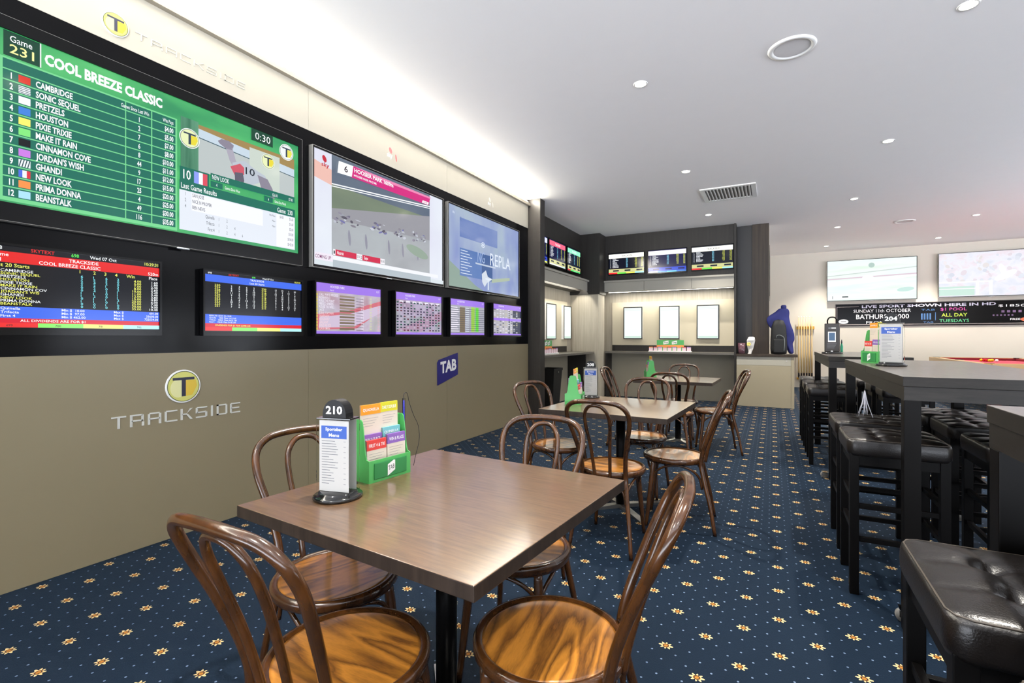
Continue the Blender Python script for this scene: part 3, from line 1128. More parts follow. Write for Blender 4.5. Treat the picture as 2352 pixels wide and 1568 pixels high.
# --- purple racing form screens
def form(label, y0, y1, kind):
    t, p = left_tv(label, SM, y0, y1, 1.26, 1.714, rim=False, bez=(.012, .012, .012, .022))
    a0, a1, b0, b1 = y0 + .012, y1 - .012, 1.282, 1.702
    p.rect(a0, a1, b0, b1, em_img('screen_form_%s' % kind, {'a': [(.3, 'b88a94'), (.5, 'd0c4d8'), (.7, 'a8b0a0')], 'b': [(.3, '9c7c98'), (.5, 'c0b4d0'), (.7, '94a89c')],
           'c': [(.3, 'a8a8b8'), (.7, 'c0c0cc')], 'd': [(.3, 'b4b4bc'), (.7, 'c8c4d0')]}[kind], (3, 1, 4), s=.8))
    P1, P2 = em('a07ae8', .95), em('6a3cc0', .9)
    p.rect(a0, a1, b1 - .07, b1, P1)
    p.rect(a0, a1, b0, b0 + .022, P1, False)
    LW, DK = em('ece6f4', .95), em('2c2440', .6)
    p.line('HOOSIER PARK', a0 + .15, b1 - .035, .02, LW, .8, .01, up=True)
    p.line('Race 6', a0 + .15, b1 - .06, .014, LW, .7)
    p.line('10:29', a1 - .02, b1 - .035, .018, LW, .7, 0, 'r')
    n = 12
    hh = (b1 - .085 - b0 - .03) / n
    if kind == 'a':
        p.poly([(a0, b0 + .06), (a0 + .28, b0 + .12), (a1, b1 - .14), (a1, b0 + .24), (a0 + .4, b0 + .05)], em('c8a8b4', .8))
        p.poly([(a0, b0 + .03), (a0, b0 + .16), (a0 + .3, b0 + .19), (a1, b1 - .11), (a1, b1 - .2), (a0 + .45, b0 + .05)], em('e07888', .8))
        p.poly([(a0 + .03, b0 + .05), (a0 + .04, b0 + .14), (a0 + .34, b0 + .17), (a1, b1 - .15), (a1, b0 + .2), (a0 + .4, b0 + .06)], em('d8c8e0', .85))
        nm = ['CALL WAYS WICKED', 'RIGNARELO', 'RULE THE POINT', 'FRESCO WINDS', 'ROUSE TO WELL', 'JACK', 'IDEAL CAPTAIN', 'SNAPSHOT', 'RIDGEWAY', 'GALLANT', 'BOLD AS ICE', 'FLASH MAN']
        for k in range(n):
            z = b1 - .085 - (k + 1) * hh
            p.rect(a0, a0 + .02, z + .003, z + hh - .003, em('e8d860', .9), k == 0)
            p.rect(a0 + .25, a0 + .42, z + .004, z + hh - .005, em('8c7c68' if k % 2 else 'b0a090', .7), False)
            p.rect(a0 + .44, a0 + .52, z + .002, z + .005, DK, False)
        for k in range(n):
            z = b1 - .085 - (k + 1) * hh
            p.line(nm[k], a0 + .035, z + .005, .021, LW if k < 6 else em('f4d4dc', .9), .7, .01)
            p.line('%d.%d0' % (rng.randint(2, 30), rng.randint(1, 9)), a0 + .53, z + .006, .016, LW, .7, .01, 'r')
            p.line('%d.%d0' % (rng.randint(1, 9), rng.randint(1, 9)), a0 + .63, z + .006, .016, em('d8e890', .9), .7, .01, 'r')
            p.line('%d.%d' % (rng.randint(1, 9), rng.randint(1, 9)), a1 - .02, z + .006, .016, em('f0a0a8', .9), .7, .01, 'r')
    elif kind == 'b':
        p.poly([(a0, b0 + .04), (a1, b0 + .26), (a1, b0 + .16), (a0 + .4, b0 + .03)], em('c8a8c4', .7))
        p.lay += 1
        nn = 14
        for i in range(nn):
            for j in range(11):
                if rng.random() < .9:
                    x = a0 + .02 + i * (a1 - a0 - .03) / nn
                    z = b0 + .035 + j * .028
                    p.rect(x, x + .028, z, z + .014, em(rng.choice(['2f4a5a', '3c2c58', '2a6a5a', '74384c', 'd8d0e4', '3a3a4c']), .65), False)
        for i in range(7):
            p.rect(a0 + .06 + i * .1, a0 + .12 + i * .1, b1 - .095, b1 - .08, LW, False)
    elif kind == 'c':
        p.rect(a0 + .45, a0 + .53, b0 + .04, b1 - .08, em('a4d850', .9))
        p.rect(a0 + .55, a0 + .62, b0 + .04, b1 - .08, em('6ad848', .95), False)
        p.rect(a0 + .2, a0 + .31, b0 + .03, b1 - .09, em('94846c', .7), False)
        p.lay += 1
        for k in range(n):
            z = b1 - .085 - (k + 1) * hh
            p.rect(a0, a1, z, z + .004, em('4a5468', .6), False)
            p.rect(a0 + .02, a0 + .15 + .02 * (k % 3), z + .01, z + hh - .006, LW, False)
            p.rect(a0 + .33, a0 + .4, z + .01, z + hh - .008, em('e0ecf4', .9), False)
    else:
        p.rect(a0 + .0, a1, b0 + .2, b0 + .235, P1)
        p.rect(a0 + .44, a0 + .47, b0 + .02, b1 - .07, em('282c48', .6), False)
        p.rect(a0 + .56, a1, b0 + .02, b0 + .19, em('34385c', .6), False)
        p.rect(a0 + .56, a1, b0 + .25, b1 - .07, em('34385c', .6), False)
        p.lay += 1
        for i in range(9):
            for j in range(13):
                x = a0 + .02 + i * .08
                z = b0 + .03 + j * .026
                if rng.random() < .8 and abs(z - b0 - .215) > .02:
                    p.rect(x, x + .05, z, z + .012, em(rng.choice(['eceaf4', 'd8d8e4', '5a5c74', 'c8c0a4']), .85), False)
    p.build('screen', t)


form('small television with purple race form crossed by a pink ribbon', 2.759, 3.53, 'a')
form('small television with purple grid of coloured squares', 3.712, 4.496, 'b')
form('small television with purple form and bright green columns', 4.639, 5.421, 'c')
form('small television with purple split form, last before the column', 5.621, 6.464, 'd')


# --- alcove teletext screens
def text_tv(label, grp, w_, h_, loc, rz, seed, head, tone, foot, bluefoot=False):
    t = television(label, grp, 0, 0, w_, h_, loc, rz, bez=(.012, .012, .012, .022), rim=False)
    if abs(rz) > .1:
        obj('wall_bracket', B(-.15, .15, 0, .0695, -.1, .1), M_metal, t)
    p = Pic(0, -.0345, 0)
    r_ = random.Random(seed)
    a0, a1, b0, b1 = -w_ / 2 + .012, w_ / 2 - .012, -h_ / 2 + .022, h_ / 2 - .012
    p.rect(a0, a1, b0, b1, em(tone, .8))
    H = em(head, 1.3)
    p.rect(a0, a1, b1 - .1, b1 - .015, H)
    p.rect(a0, a1, b0 + .03, b0 + .1, em('2a48c8' if bluefoot else 'c8c88c', 1.1), False)
    for q, c in enumerate(foot):
        ww = (a1 - a0) / len(foot)
        p.rect(a0 + q * ww, a0 + (q + 1) * ww, b0, b0 + .028, em(c, 1.2), False)
    p.lay += 1
    WW = em('f4f8ff', 1.25)
    for k in range(8):
        z = b1 - .125 - k * .024
        p.line('%d' % (k + 1), a0 + .035, z, .016, WW, 1, .012)
        p.line(''.join(r_.choice('ABCDEGHIKLMNOPRST') for _ in range(r_.randint(5, 9))), a0 + .08, z, .016, WW, .95, .012)
        p.line('%d%d%d' % (r_.randint(1, 9), r_.randint(0, 9), r_.randint(0, 9)), a0 + .36, z, .016, em('8ad8f4', 1.2), 1.1, .012)
        p.line('%d.%d0' % (r_.randint(1, 20), r_.randint(0, 9)), a0 + .58, z, .016, em('e8f060', 1.1), .9, .012, 'r')
        p.line('%d.%d0' % (r_.randint(1, 9), r_.randint(0, 9)), a1 - .02, z, .016, em('e8f060', 1.1), .9, .012, 'r')
    for k in range(3):
        x = a0 + .09 + k * (a1 - a0) / 3
        p.rect(x, x + .12, b0 + .05, b0 + .08, em('1a2238' if not bluefoot else '101a70', .8), False)
    p.line('TRACKSIDE', -.1, b1 - .075, .035, em('4a4a60' if head == 'fdfdf0' else 'ffffff', 1.0), .9, .01)
    p.build('screen', t)


GB_ = 'televisions over the alcove poster cases'
FT = ('e83030', '6ae04a', 'eee860', 'a0e8f4')
text_tv('small television with white-headed text page, left of the three over the poster cases', GB_, .745, .455, (-2.64, 9.98, 2.765), 0, 1, 'fdfdf0', '151a2a', FT)
text_tv('small television with blue-footed text page, middle of the three over the poster cases', GB_, .745, .48, (-1.83, 9.98, 2.755), 0, 2, 'f8f0ff', '1a1c50', ('e8e8ff', '3a8ae0', '5ac0e8', '3a7ac8'), True)
text_tv('small television with white-headed text page beside the end panel', GB_, .745, .475, (-1.005, 9.98, 2.76), 0, 3, 'fdfdf0', '151a2a', FT)
GL_ = 'televisions on the left side of the alcove'
text_tv('small television half hidden by the column, dark blue page', GL_, .78, .47, (-3.42, 7.22 + .06, 2.73), PI / 2, 4, 'c8ccff', '141c50', ('2a48c8', 'e0e0ff', '1c2c80', 'd8e850'), True)
text_tv('small television with red-headed page, second from the column', GL_, .77, .47, (-3.42, 8.11, 2.73), PI / 2, 5, 'f0607a', '181c48', ('f4f4e8', 'e8f4f0', 'f0e0e0', 'c8e8d8'))
text_tv('small television with green-headed page beside the corner pillar', GL_, .72, .47, (-3.42, 8.93, 2.73), PI / 2, 6, '8af0b8', '14243c', ('c83030', '5ae06a', '6ae08a', '4ad070'))

# --- back wall televisions
def sport_tv(label, x0, x1, z0, z1, kind):
    cx, cz = (x0 + x1) / 2, (z0 + z1) / 2
    t = television(label, 'large televisions on the far cream wall', 0, 0, x1 - x0, z1 - z0, (cx, BY - .045, cz), 0, th=.06, bez=(.01, .01, .01, .014))
    p = Pic(cx, -.0495, cz)
    a0, a1, b0, b1 = x0 + .01, x1 - .01, z0 + .014, z1 - .01
    if kind == 0:
        p.rect(a0, a1, b0, b1, em_img('screen_pale_racetrack', [(.3, 'd8f0dc'), (.5, 'eaf4ee'), (.7, 'dcecf0')], (.5, 1, 5), s=1.0))
        p.poly([(a0, b0 + .58), (a1, b0 + .72), (a1, b0 + .74), (a0, b0 + .6)], em('c8d4d0', .95))
        p.poly([(a0, b0 + .5), (a1, b0 + .56), (a1, b0 + .59), (a0, b0 + .53)], em('dcc8d4', .95))
        p.poly([(a0, b0 + .34), (a0 + .8, b0 + .4), (a1, b0 + .52), (a1, b0 + .56), (a0, b0 + .45)], em('fafcff', 1.05))
        p.ell(cx - .05, cz + .02, .12, .1, em('f6f0f8', 1.02))
        p.ell(cx + .02, b1 - .14, .06, .06, em('b8d0c8', .9))
        p.ell(a1 - .2, b0 + .22, .16, .05, em('c4e4dc', .95), .1)
        p.rect(a0 + .08, a0 + .42, b0 + .04, b0 + .1, em('f4f6f6', 1.0))
        p.rect(a0 + .3, a0 + .42, b0 + .07, b0 + .1, em('384448', .6))
        p.rect(a0 + .1, a0 + .11, b0 + .04, b0 + .11, em('384448', .6), False)
    else:
        p.rect(a0, a1, b0, b1, em_img('screen_pale_crowd', [(.3, 'd8dce8'), (.5, 'e8e8f2'), (.62, 'e8dce4'), (.75, 'd0dce6')], (1, 1, 1.4), nscale=4, detail=5, s=.98))
        r_ = random.Random(9)
        for q in range(60):
            p.ell(r_.uniform(a0 + .1, a1 - .1), r_.uniform(b0 + .3, b1 - .06), r_.uniform(.02, .07), r_.uniform(.02, .05), em(r_.choice(['e2d8e0', 'dce0ea', 'ece6ea', 'd4d8e4', 'ececf2', 'e2dcdc']), .96), r_.uniform(0, 3), 10)
        p.rect(a0, a0 + .9, b0 + .3, b0 + .325, em('f8faff', 1.05))
        p.rect(a0, a0 + .6, b0 + .02, b0 + .22, em('c8e4d8', .95))
        p.rect(a0, a0 + .7, b0 + .16, b0 + .175, em('f8faff', 1.05))
        p.rect(a0 + .62, a0 + .67, b0 + .02, b0 + .32, em('f4f8ff', 1.05))
        p.rect(a0 + .84, a0 + .89, b0 + .02, b0 + .32, em('f4f8ff', 1.05), False)
        p.ell(a0 + 1.1, cz - .05, .2, .07, em('fbf8ee', 1.02), .5)
        p.ell(a0 + 1.05, cz + .08, .05, .12, em('fbf8ee', 1.02), .3)
    p.build('screen', t)


sport_tv('large television on the far wall showing a pale green racetrack', 1.18, 2.915, 2.13, 3.11, 0)
sport_tv('large television on the far wall showing a pale crowd, cut by the frame', 3.29, 5.03, 2.145, 3.125, 1)
t = television('thin black television seen edge-on on the side of the dark column', None, 0, 0, 1.5, 1.0, (-.092, 11.6, 2.56), PI / 2, rim=False)
pp = Pic(0, -.0345, 0)
pp.rect(-.738, .738, -.478, .488, mat('switched_off_screen', (8, 8, 9), .1))
pp.build('screen', t)


# ------------------------------------------------------------------ signs on the panelling
def stroke_word(p, word, a0, a1, b0, b1, m, sw=.1):
    """rounded techno lettering drawn as bars"""
    n = len(word)
    wid = {'I': .32}
    tot = sum(wid.get(c, 1) for c in word) + .28 * (n - 1)
    u = (a1 - a0) / tot
    H = b1 - b0
    x = a0
    tk = H * .12
    th = H * .17
    for c in word:
        w1 = wid.get(c, 1) * u
        L, R = x, x + w1

        def hb(z, l=0.0, r=1.0):
            p.rect(L + l * w1, L + r * w1, b0 + z * H, b0 + z * H + tk, m, False)

        def vb(f, lo=0.0, hi=1.0):
            xx = L + f * (w1 - th)
            p.rect(xx, xx + th, b0 + lo * H, b0 + hi * H, m, False)
        if c == 'T':
            hb(.88); vb(.5, 0, .9)
        elif c == 'R':
            hb(.88, 0, .88); hb(.42, .1, .9); vb(0, 0, .88); vb(1, 0, .36); vb(.96, .42, .95)
        elif c == 'A':
            hb(.88, .12, .88); hb(.42, .1, .9); vb(0, 0, .9); vb(1, 0, .9)
        elif c == 'C':
            hb(.88, .12, 1); hb(0, .12, 1); vb(0, .06, .94)
        elif c == 'K':
            vb(0); hb(.44, .1, .5)
            p.poly([(L + .45 * w1, b0 + .44 * H), (L + .5 * w1, b0 + .56 * H), (R, b0 + H), (R - .2 * w1, b0 + H)], m, False)
            p.poly([(L + .45 * w1, b0 + .5 * H), (L + .6 * w1, b0 + .5 * H), (R, b0), (R - .22 * w1, b0)], m, False)
        elif c == 'S':
            hb(.88, .1, 1); hb(.44, .1, .9); hb(0, 0, .9); vb(0, .44, .94); vb(1, .06, .5)
        elif c == 'I':
            vb(.5)
        elif c == 'D':
            hb(.88, 0, .9); hb(0, 0, .9); vb(0); vb(1, .08, .92)
        elif c == 'E':
            hb(.88, .1, 1); hb(.44, .1, .9); hb(0, .1, 1); vb(0, .06, .94)
        x += w1 + .28 * u


def solidify(o, d):
    md = o.modifiers.new('thickness', 'SOLIDIFY')
    md.thickness = d
    md.offset = -1


def roundel(label, cy, cz, r):
    t = thing('roundel_sign', label, 'sign', (WX, cy, cz), PI / 2)
    bm = bmesh.new()
    lathe(bm, [(r, 0), (r, .006), (r - .003, .008)], 48)
    bmesh.ops.rotate(bm, cent=(0, 0, 0), matrix=Matrix.Rotation(PI / 2, 3, 'X'), verts=bm.verts)
    obj('disc', bm, M_whitepl, t)
    p = Pic(0, -.0085, 0)
    p.ell(0, 0, r * .92, r * .92, mat('dark_olive_ring', (70, 80, 40), .4), n=40)
    p.ell(0, 0, r * .88, r * .88, mat('lime_yellow_print', (206, 204, 112), .4), n=40)
    p.ell(-r * .3, -r * .1, r * .45, r * .55, mat('pale_lime_print', (222, 220, 160), .4), n=24)
    p.poly([(r * .1, -r * .6), (r * .5, -r * .55), (r * .78, 0), (r * .7, r * .36), (r * .1, r * .36)], mat('gold_print', (216, 184, 64), .4))
    dk = mat('ink_blue_print', (44, 46, 66), .4)
    p.rect(-r * .62, r * .62, r * .38, r * .54, dk)
    p.rect(-r * .12, r * .12, -r * .6, r * .38, dk, False)
    p.build('letter_print', t)


roundel('lower yellow roundel sign with a dark T on the beige panel', 1.775, .941, .105)
roundel('upper yellow roundel sign with a dark T above the big green screen', 1.41, 3.032, .066)


def word_sign(label, a0, a1, b0, b1, m):
    cx, cz = (a0 + a1) / 2, (b0 + b1) / 2
    p = Pic(cx, -.004, cz)
    stroke_word(p, 'TRACKSIDE', a0, a1, b0, b1, m)
    o = p.build('word_sign', None, (WX, cx, cz), (0, 0, PI / 2))
    solidify(o, .005)
    tag(o, label, 'sign')


word_sign('silver TRACKSIDE lettering on the beige panel below the screens', 1.391, 2.153, .727, .797, M_silver)
word_sign('faint TRACKSIDE lettering on the pale panel above the big green screen', 1.509, 2.191, 3.008, 3.05, mat('faint_silver_lettering', (206, 203, 192), .3, .2))

t = thing('betting_sign', 'blue slanted TAB sign on the beige panel below the screens', 'sign', (WX, 4.65, .9), PI / 2)
bm = bmesh.new()
prism(bm, [(-.198, -.184), (.198, -.088), (.2, -.07), (.198, .17), (-.17, .1), (-.2, .07)], -.01, 0, 'xz')
obj('plate', bm, M_navy, t)
p = Pic(0, -.0105, 0)
p.text('TAB', -.15, .165, -.06, .075, M_whitepl, .04, shear=.0, slope=.1)
p.build('lettering', t)
for nm, cy, cz, c, ca in (('channel_logo', 3.715, 3.045, (214, 120, 120), 'small pink and white SKY logo above the race screen'), ('channel_logo', 5.627, 3.035, (222, 218, 208), 'faint pale SKY logo above the blue replay screen')):
    p = Pic(cy, -.002, cz)
    mk = mat('logo_print_%d' % c[0], c, .4)
    p.line('sky', cy - .07, cz - .03, .045, M_whitepl, .9, .02)
    p.ell(cy - .02, cz + .04, .018, .03, mk, .5)
    p.ell(cy + .06, cz - .01, .01, .035, mk, .2)
    o = p.build(nm, None, (WX, cy, cz), (0, 0, PI / 2))
    solidify(o, .002)
    tag(o, ca, 'sign')


# ------------------------------------------------------------------ bentwood chairs
def make_chair():
    t = thing('bentwood_chair', '', 'chair')
    bm = bmesh.new()
    lathe(bm, [(.181, .455), (.181, .428), (.198, .424), (.205, .433), (.206, .45), (.2, .459), (.19, .461), (.181, .455)], 48, caps=False)
    obj('seat_ring', bm, M_bent, t, True)
    bm = bmesh.new()
    lathe(bm, [(.181, .436), (.1815, .4545), (.172, .4555), (.14, .4538), (.06, .4525), (.001, .452)], 48)
    obj('seat_panel', bm, M_seat, t, True)
    # outer hoop with the rear legs in one bent piece
    side = [(.185, .255, .0), (.165, .225, .18), (.142, .188, .34), (.132, .172, .44), (.136, .192, .54), (.158, .235, .66), (.182, .28, .765), (.176, .315, .835), (.135, .337, .875), (.07, .349, .888), (0, .352, .891)]
    pts = side + [(-x, y, z) for x, y, z in side[-2::-1]]
    cp = catmull(pts, 4)
    rad = [.0115, .0125, .014, .0145, .0135, .0135, .0135, .0135, .0135, .0135, .0135]
    rad = rad + rad[-2::-1]
    obj('back_frame', tube(bmesh.new(), cp, rad, 12), M_bent, t, True)
    ins = [(.046, .198, .43), (.05, .21, .5), (.058, .242, .62), (.071, .28, .73), (.069, .312, .81), (.04, .332, .856), (0, .338, .867)]
    pts = ins + [(-x, y, z) for x, y, z in ins[-2::-1]]
    obj('inner_hoop', tube(bmesh.new(), catmull(pts, 5), .0105, 10), M_bent, t, True)
    for s in (-1, 1):
        c = catmull([(s * .128, -.125, .428), (s * .135, -.134, .33), (s * .148, -.152, .16), (s * .16, -.17, 0)], 4)
        obj('leg', tube(bmesh.new(), c, [.0155, .018, .0165, .014, .0105], 12), M_bent, t, True)
    # inverted U braces between neighbouring legs
    F = [(.128, -.125), (-.128, -.125)]
    Bk = [(-.135, .178), (.135, .178)]

    def brace(a, b_, out):
        A, C = Vector((a[0], a[1], .27)), Vector((b_[0], b_[1], .27))
        if a[1] < 0:
            A.x *= 1.08; A.y *= 1.1
        if b_[1] < 0:
            C.x *= 1.08; C.y *= 1.1
        mid = (A + C) / 2
        n = Vector((mid.x, mid.y, 0)).normalized() * out
        pts = [A, A + Vector((0, 0, .07)) + (mid - A) * .1, A.lerp(C, .22) + Vector((0, 0, .125)) + n * .7, mid + Vector((0, 0, .147)) + n, A.lerp(C, .78) + Vector((0, 0, .125)) + n * .7, C + Vector((0, 0, .07)) + (mid - C) * .1, C]
        obj('brace', tube(bmesh.new(), catmull(pts, 4), .0075, 8), M_bent, t, True)
    brace(F[0], F[1], .035)
    brace(F[1], Bk[0], .03)
    brace(Bk[0], Bk[1], .0)
    brace(Bk[1], F[0], .03)
    return t


CH = [(-.525, 1.205, 9, 'bentwood chair at the right of the front table, seat half in light', 'f'),
      (-.95, .905, -90, 'bentwood chair with its back to the camera at the bottom left', 'f'),
      (-1.302, 1.188, 158, 'bentwood chair between the front table and the screen wall', 'f'),
      (-.865, 1.67, 96, 'bentwood chair pushed under the far edge of the front table', 'f'),
      (-1.413, 3.424, 158, 'bentwood chair at the left of the white-shining second table by the column', 'm'),
      (-.885, 3.0, -90, 'bentwood chair at the near edge of the second table', 'm'),
      (-.95, 4.02, 92, 'bentwood chair at the far edge of the second table', 'm'),
      (-.592, 3.485, 6, 'bentwood chair at the right of the second table, seat facing left', 'm'),
      (-.57, 5.83, 14, 'bentwood chair at the right of the third table, nearest the white cabinet', 'b'),
      (-.934, 5.471, -89, 'bentwood chair at the near edge of the third table', 'b'),
      (-1.02, 6.48, 92, 'bentwood chair at the far edge of the third table facing the camera', 'b'),
      (-1.44, 5.72, 180, 'bentwood chair at the left of the third table, seen edge-on', 'b')]
GRP = {'f': 'bentwood chairs around the front table', 'm': 'bentwood chairs around the second table', 'b': 'bentwood chairs around the third table'}
c0 = None
for x, y, a, lab, g in CH:
    rz = math.radians(a - 90)
    if c0 is None:
        c0 = make_chair()
        c0.location = (x, y, 0)
        c0.rotation_euler = (0, 0, rz)
        c0['label'] = lab
        c0['group'] = GRP[g]
    else:
        dup(c0, (x, y, 0), rz, lab, GRP[g])


# ------------------------------------------------------------------ cafe tables
def cafe_table(label, cx, cy, w_, d_, rz, arm=.33):
    t = thing('cafe_table', label, 'table', (cx, cy, 0), rz, 'dark square dining tables')
    edge_band(obj('tabletop', B(-w_ / 2, w_ / 2, -d_ / 2, d_ / 2, .715, .75, .0025), [M_top, M_edge], t))
    bm = bmesh.new()
    box(bm, -.17, .17, -.03, .03, .705, .715)
    box(bm, -.03, .03, -.17, .17, .7, .7149)
    obj('mounting_plate', bm, M_metal, t)
    obj('pedestal', lathe(bmesh.new(), [(.034, .02), (.034, .705)], 28), M_metal, t, True)
    bm = bmesh.new()
    for k in range(4):
        a = PI / 4 + k * PI / 2
        r = arm
        m = Matrix.Rotation(a, 4, 'Z')
        sub = bmesh.new()
        prism(sub, [(.0, 0), (r, 0), (r, .012), (.05, .028), (0, .028)], -.024, .024, 'xz')
        for v in sub.verts:
            v.co = m @ v.co
        tmp = bpy.data.meshes.new('x')
        sub.to_mesh(tmp)
        sub.free()
        bm.from_mesh(tmp)
        bpy.data.meshes.remove(tmp)
    obj('cross_base', bm, M_steel, t)


cafe_table('dark wooden square table in front holding the 210 menu stand', -.935, 1.308, .885, .875, math.radians(-4.7), .28)
cafe_table('second square table, its top shining white, holding the 208 menu stand', -.99, 3.58, .89, .92, math.radians(-2.8))
cafe_table('third and smallest-looking square table before the betting alcove', -1.01, 6.2, .88, .8, math.radians(-1.5), .18)


# ------------------------------------------------------------------ bar tables
def bar_table(label, x0, x1, y0, y1, tops, ztop=1.085, outward=False):
    cx, cy = (x0 + x1) / 2, (y0 + y1) / 2
    t = thing('bar_table', label, 'bar table', (cx, cy, 0), 0, 'tall dark bar tables')
    hx, hy = (x1 - x0) / 2, (y1 - y0) / 2
    n = tops
    for k in range(n):
        a = -hy + k * 2 * hy / n
        edge_band(obj('tabletop', B(-hx, hx, a + .001, a + 2 * hy / n - .001, ztop - .042, ztop, .002), [M_bar, M_edge2], t))
    bm = bmesh.new()
    e = .004
    box(bm, -hx + e, hx - e, -hy + e, -hy + e + .03, ztop - .1, ztop - .0425)
    box(bm, -hx + e, hx - e, hy - e - .03, hy - e, ztop - .1, ztop - .0425)
    box(bm, -hx + e, -hx + e + .03, -hy + e + .03, hy - e - .03, ztop - .1, ztop - .0425)
    box(bm, hx - e - .03, hx - e, -hy + e + .03, hy - e - .03, ztop - .1, ztop - .0425)
    obj('apron', bm, M_edge2, t)
    L = .058
    for sx in (-1, 1):
        for sy in (-1, 1):
            x = sx * (hx - e - L / 2)
            y = sy * (hy - e - L / 2)
            g = obj('leg', B(x - L / 2, x + L / 2, y - L / 2, y + L / 2, .0, ztop - .1, .003), M_metal, t)
            bm = bmesh.new()
            xx = x + (sx * (L / 2 + .02) if outward else 0)
            yy = y if outward else y - sy * (L / 2 + .03)
            lathe(bm, [(.028, -.011), (.03, -.008), (.03, .008), (.028, .011)], 20)
            bmesh.ops.rotate(bm, cent=(0, 0, 0), matrix=Matrix.Rotation(PI / 2, 3, 'X'), verts=bm.verts)
            for v in bm.verts:
                v.co += Vector((xx - .012, yy - sy * .016, .03))
            obj('castor_wheel', bm, mat('grey_castor_rubber', (120, 118, 114), .4), t, True)
            bm = bmesh.new()
            ya, yb = y - sy * L / 2, yy - sy * .03
            if outward:
                ya, yb = y - .02, y + .02
            box(bm, min(x, xx) - .03, max(x, xx) + .02, min(ya, yb), max(ya, yb), .061, .068)
            box(bm, xx - .028, xx - .025, min(yy, yy - sy * .026), max(yy, yy - sy * .026), .025, .062)
            obj('castor_bracket', bm, M_chrome, t)


bar_table('long tall bar table of two joined tops holding the 204 menu stand', .488, 1.17, 2.606, 4.5, 2)
bar_table('tall bar table at the right edge of the photo, only its far corner in view', .464, 1.15, -.1, 1.609, 1)
bar_table('farthest tall bar table holding the black charging stand', .437, 1.03, 5.12, 6.8, 2, outward=True)


# ------------------------------------------------------------------ stools
def make_stool():
    t = thing('bar_stool', '', 'stool')
    a, rc = .198, .035
    N = 42
    z0, zt = .675, .757

    def plan(u, v, s=1.0):
        x, y = u * a * s, v * a * s
        ax, ay = abs(x), abs(y)
        k = a * s - rc
        if ax > k and ay > k:
            dx, dy = ax - k, ay - k
            m = max(dx, dy)
            d = math.hypot(dx, dy)
            if d > 0:
                f = m / d
                ax, ay = k + dx * f, k + dy * f
        return math.copysign(ax, x), math.copysign(ay, y)
    bm = bmesh.new()
    g = []
    for i in range(N + 1):
        row = []
        for j in range(N + 1):
            u, v = i / N * 2 - 1, j / N * 2 - 1
            x, y = plan(u, v)
            puff = 1
            for q in (u, v):
                fq = ((q + 1) * 1.5) % 1.0
                if abs(q) < 1 / 3:
                    puff -= .55 * abs(2 * fq - 1) ** 3
                else:
                    dq = (abs(q) - 1 / 3) * 1.5
                    puff -= .55 * max(0, 1 - 2 * dq) ** 3
            db = min(math.hypot(u - su / 3, v - sv / 3) for su in (-1, 1) for sv in (-1, 1)) * a
            puff -= .9 * math.exp(-(db / .022) ** 2)
            edge = max(abs(u), abs(v))
            crown = .013 * (1 - edge ** 4)
            ee = max(0, (edge - .9) / .1)
            z = zt + crown + .016 * (puff - 1) * (1 - ee) - .006 * ee ** 2
            row.append(bm.verts.new((x, y, z)))
        g.append(row)
    for i in range(N):
        for j in range(N):
            bm.faces.new((g[i][j], g[i + 1][j], g[i + 1][j + 1], g[i][j + 1]))
    loop = [g[i][0] for i in range(N)] + [g[N][j] for j in range(N)] + [g[N - i][N] for i in range(N)] + [g[0][N - j] for j in range(N)]
    prev = loop
    for s, z in ((1.012, zt - .016), (1.02, zt - .04), (1.012, z0 + .016), (.99, z0 + .003), (.95, z0)):
        cur = [bm.verts.new((v.co.x * s, v.co.y * s, z)) for v in loop]
        for k in range(len(loop)):
            bm.faces.new((prev[k], cur[k], cur[(k + 1) % len(loop)], prev[(k + 1) % len(loop)]))
        prev = cur
    bm.faces.new(prev)
    bmesh.ops.recalc_face_normals(bm, faces=bm.faces)
    cush = obj('cushion', bm, M_leather, t, True)
    pts = []
    for k in range(48):
        q = k / 48 * 4
        s_, f = int(q), q - int(q)
        u, v = [(-1 + 2 * f, -1), (1, -1 + 2 * f), (1 - 2 * f, 1), (-1, 1 - 2 * f)][s_]
        x, y = plan(u, v, 1.0)
        pts.append((x * .985, y * .985, zt - .0025))
    obj('piping', tube(bmesh.new(), pts, .0022, 6, True), M_stitch, cush, True)
    L = .038
    c = .172
    for sx in (-1, 1):
        for sy in (-1, 1):
            obj('leg', B(sx * c - L / 2, sx * c + L / 2, sy * c - L / 2, sy * c + L / 2, 0, z0 + .012, .002), M_metal, t)
    bm = bmesh.new()
    for s in (-1, 1):
        box(bm, -c + L / 2, c - L / 2, s * c - .012, s * c + .012, z0 - .045, z0 + .01)
        box(bm, s * c - .012, s * c + .012, -c + L / 2, c - L / 2, z0 - .045, z0 + .01)
    obj('seat_frame', bm, M_metal, t)
    for z in (.27, .43):
        for s in (-1, 1):
            obj('rung', B(-c + L / 2, c - L / 2, s * c - .01, s * c + .01, z - .012, z + .012, .002), M_metal, t)
            obj('rung', B(s * c - .01, s * c + .01, -c + L / 2, c - L / 2, z - .012 + .035, z + .012 + .035, .002), M_metal, t)
    return t


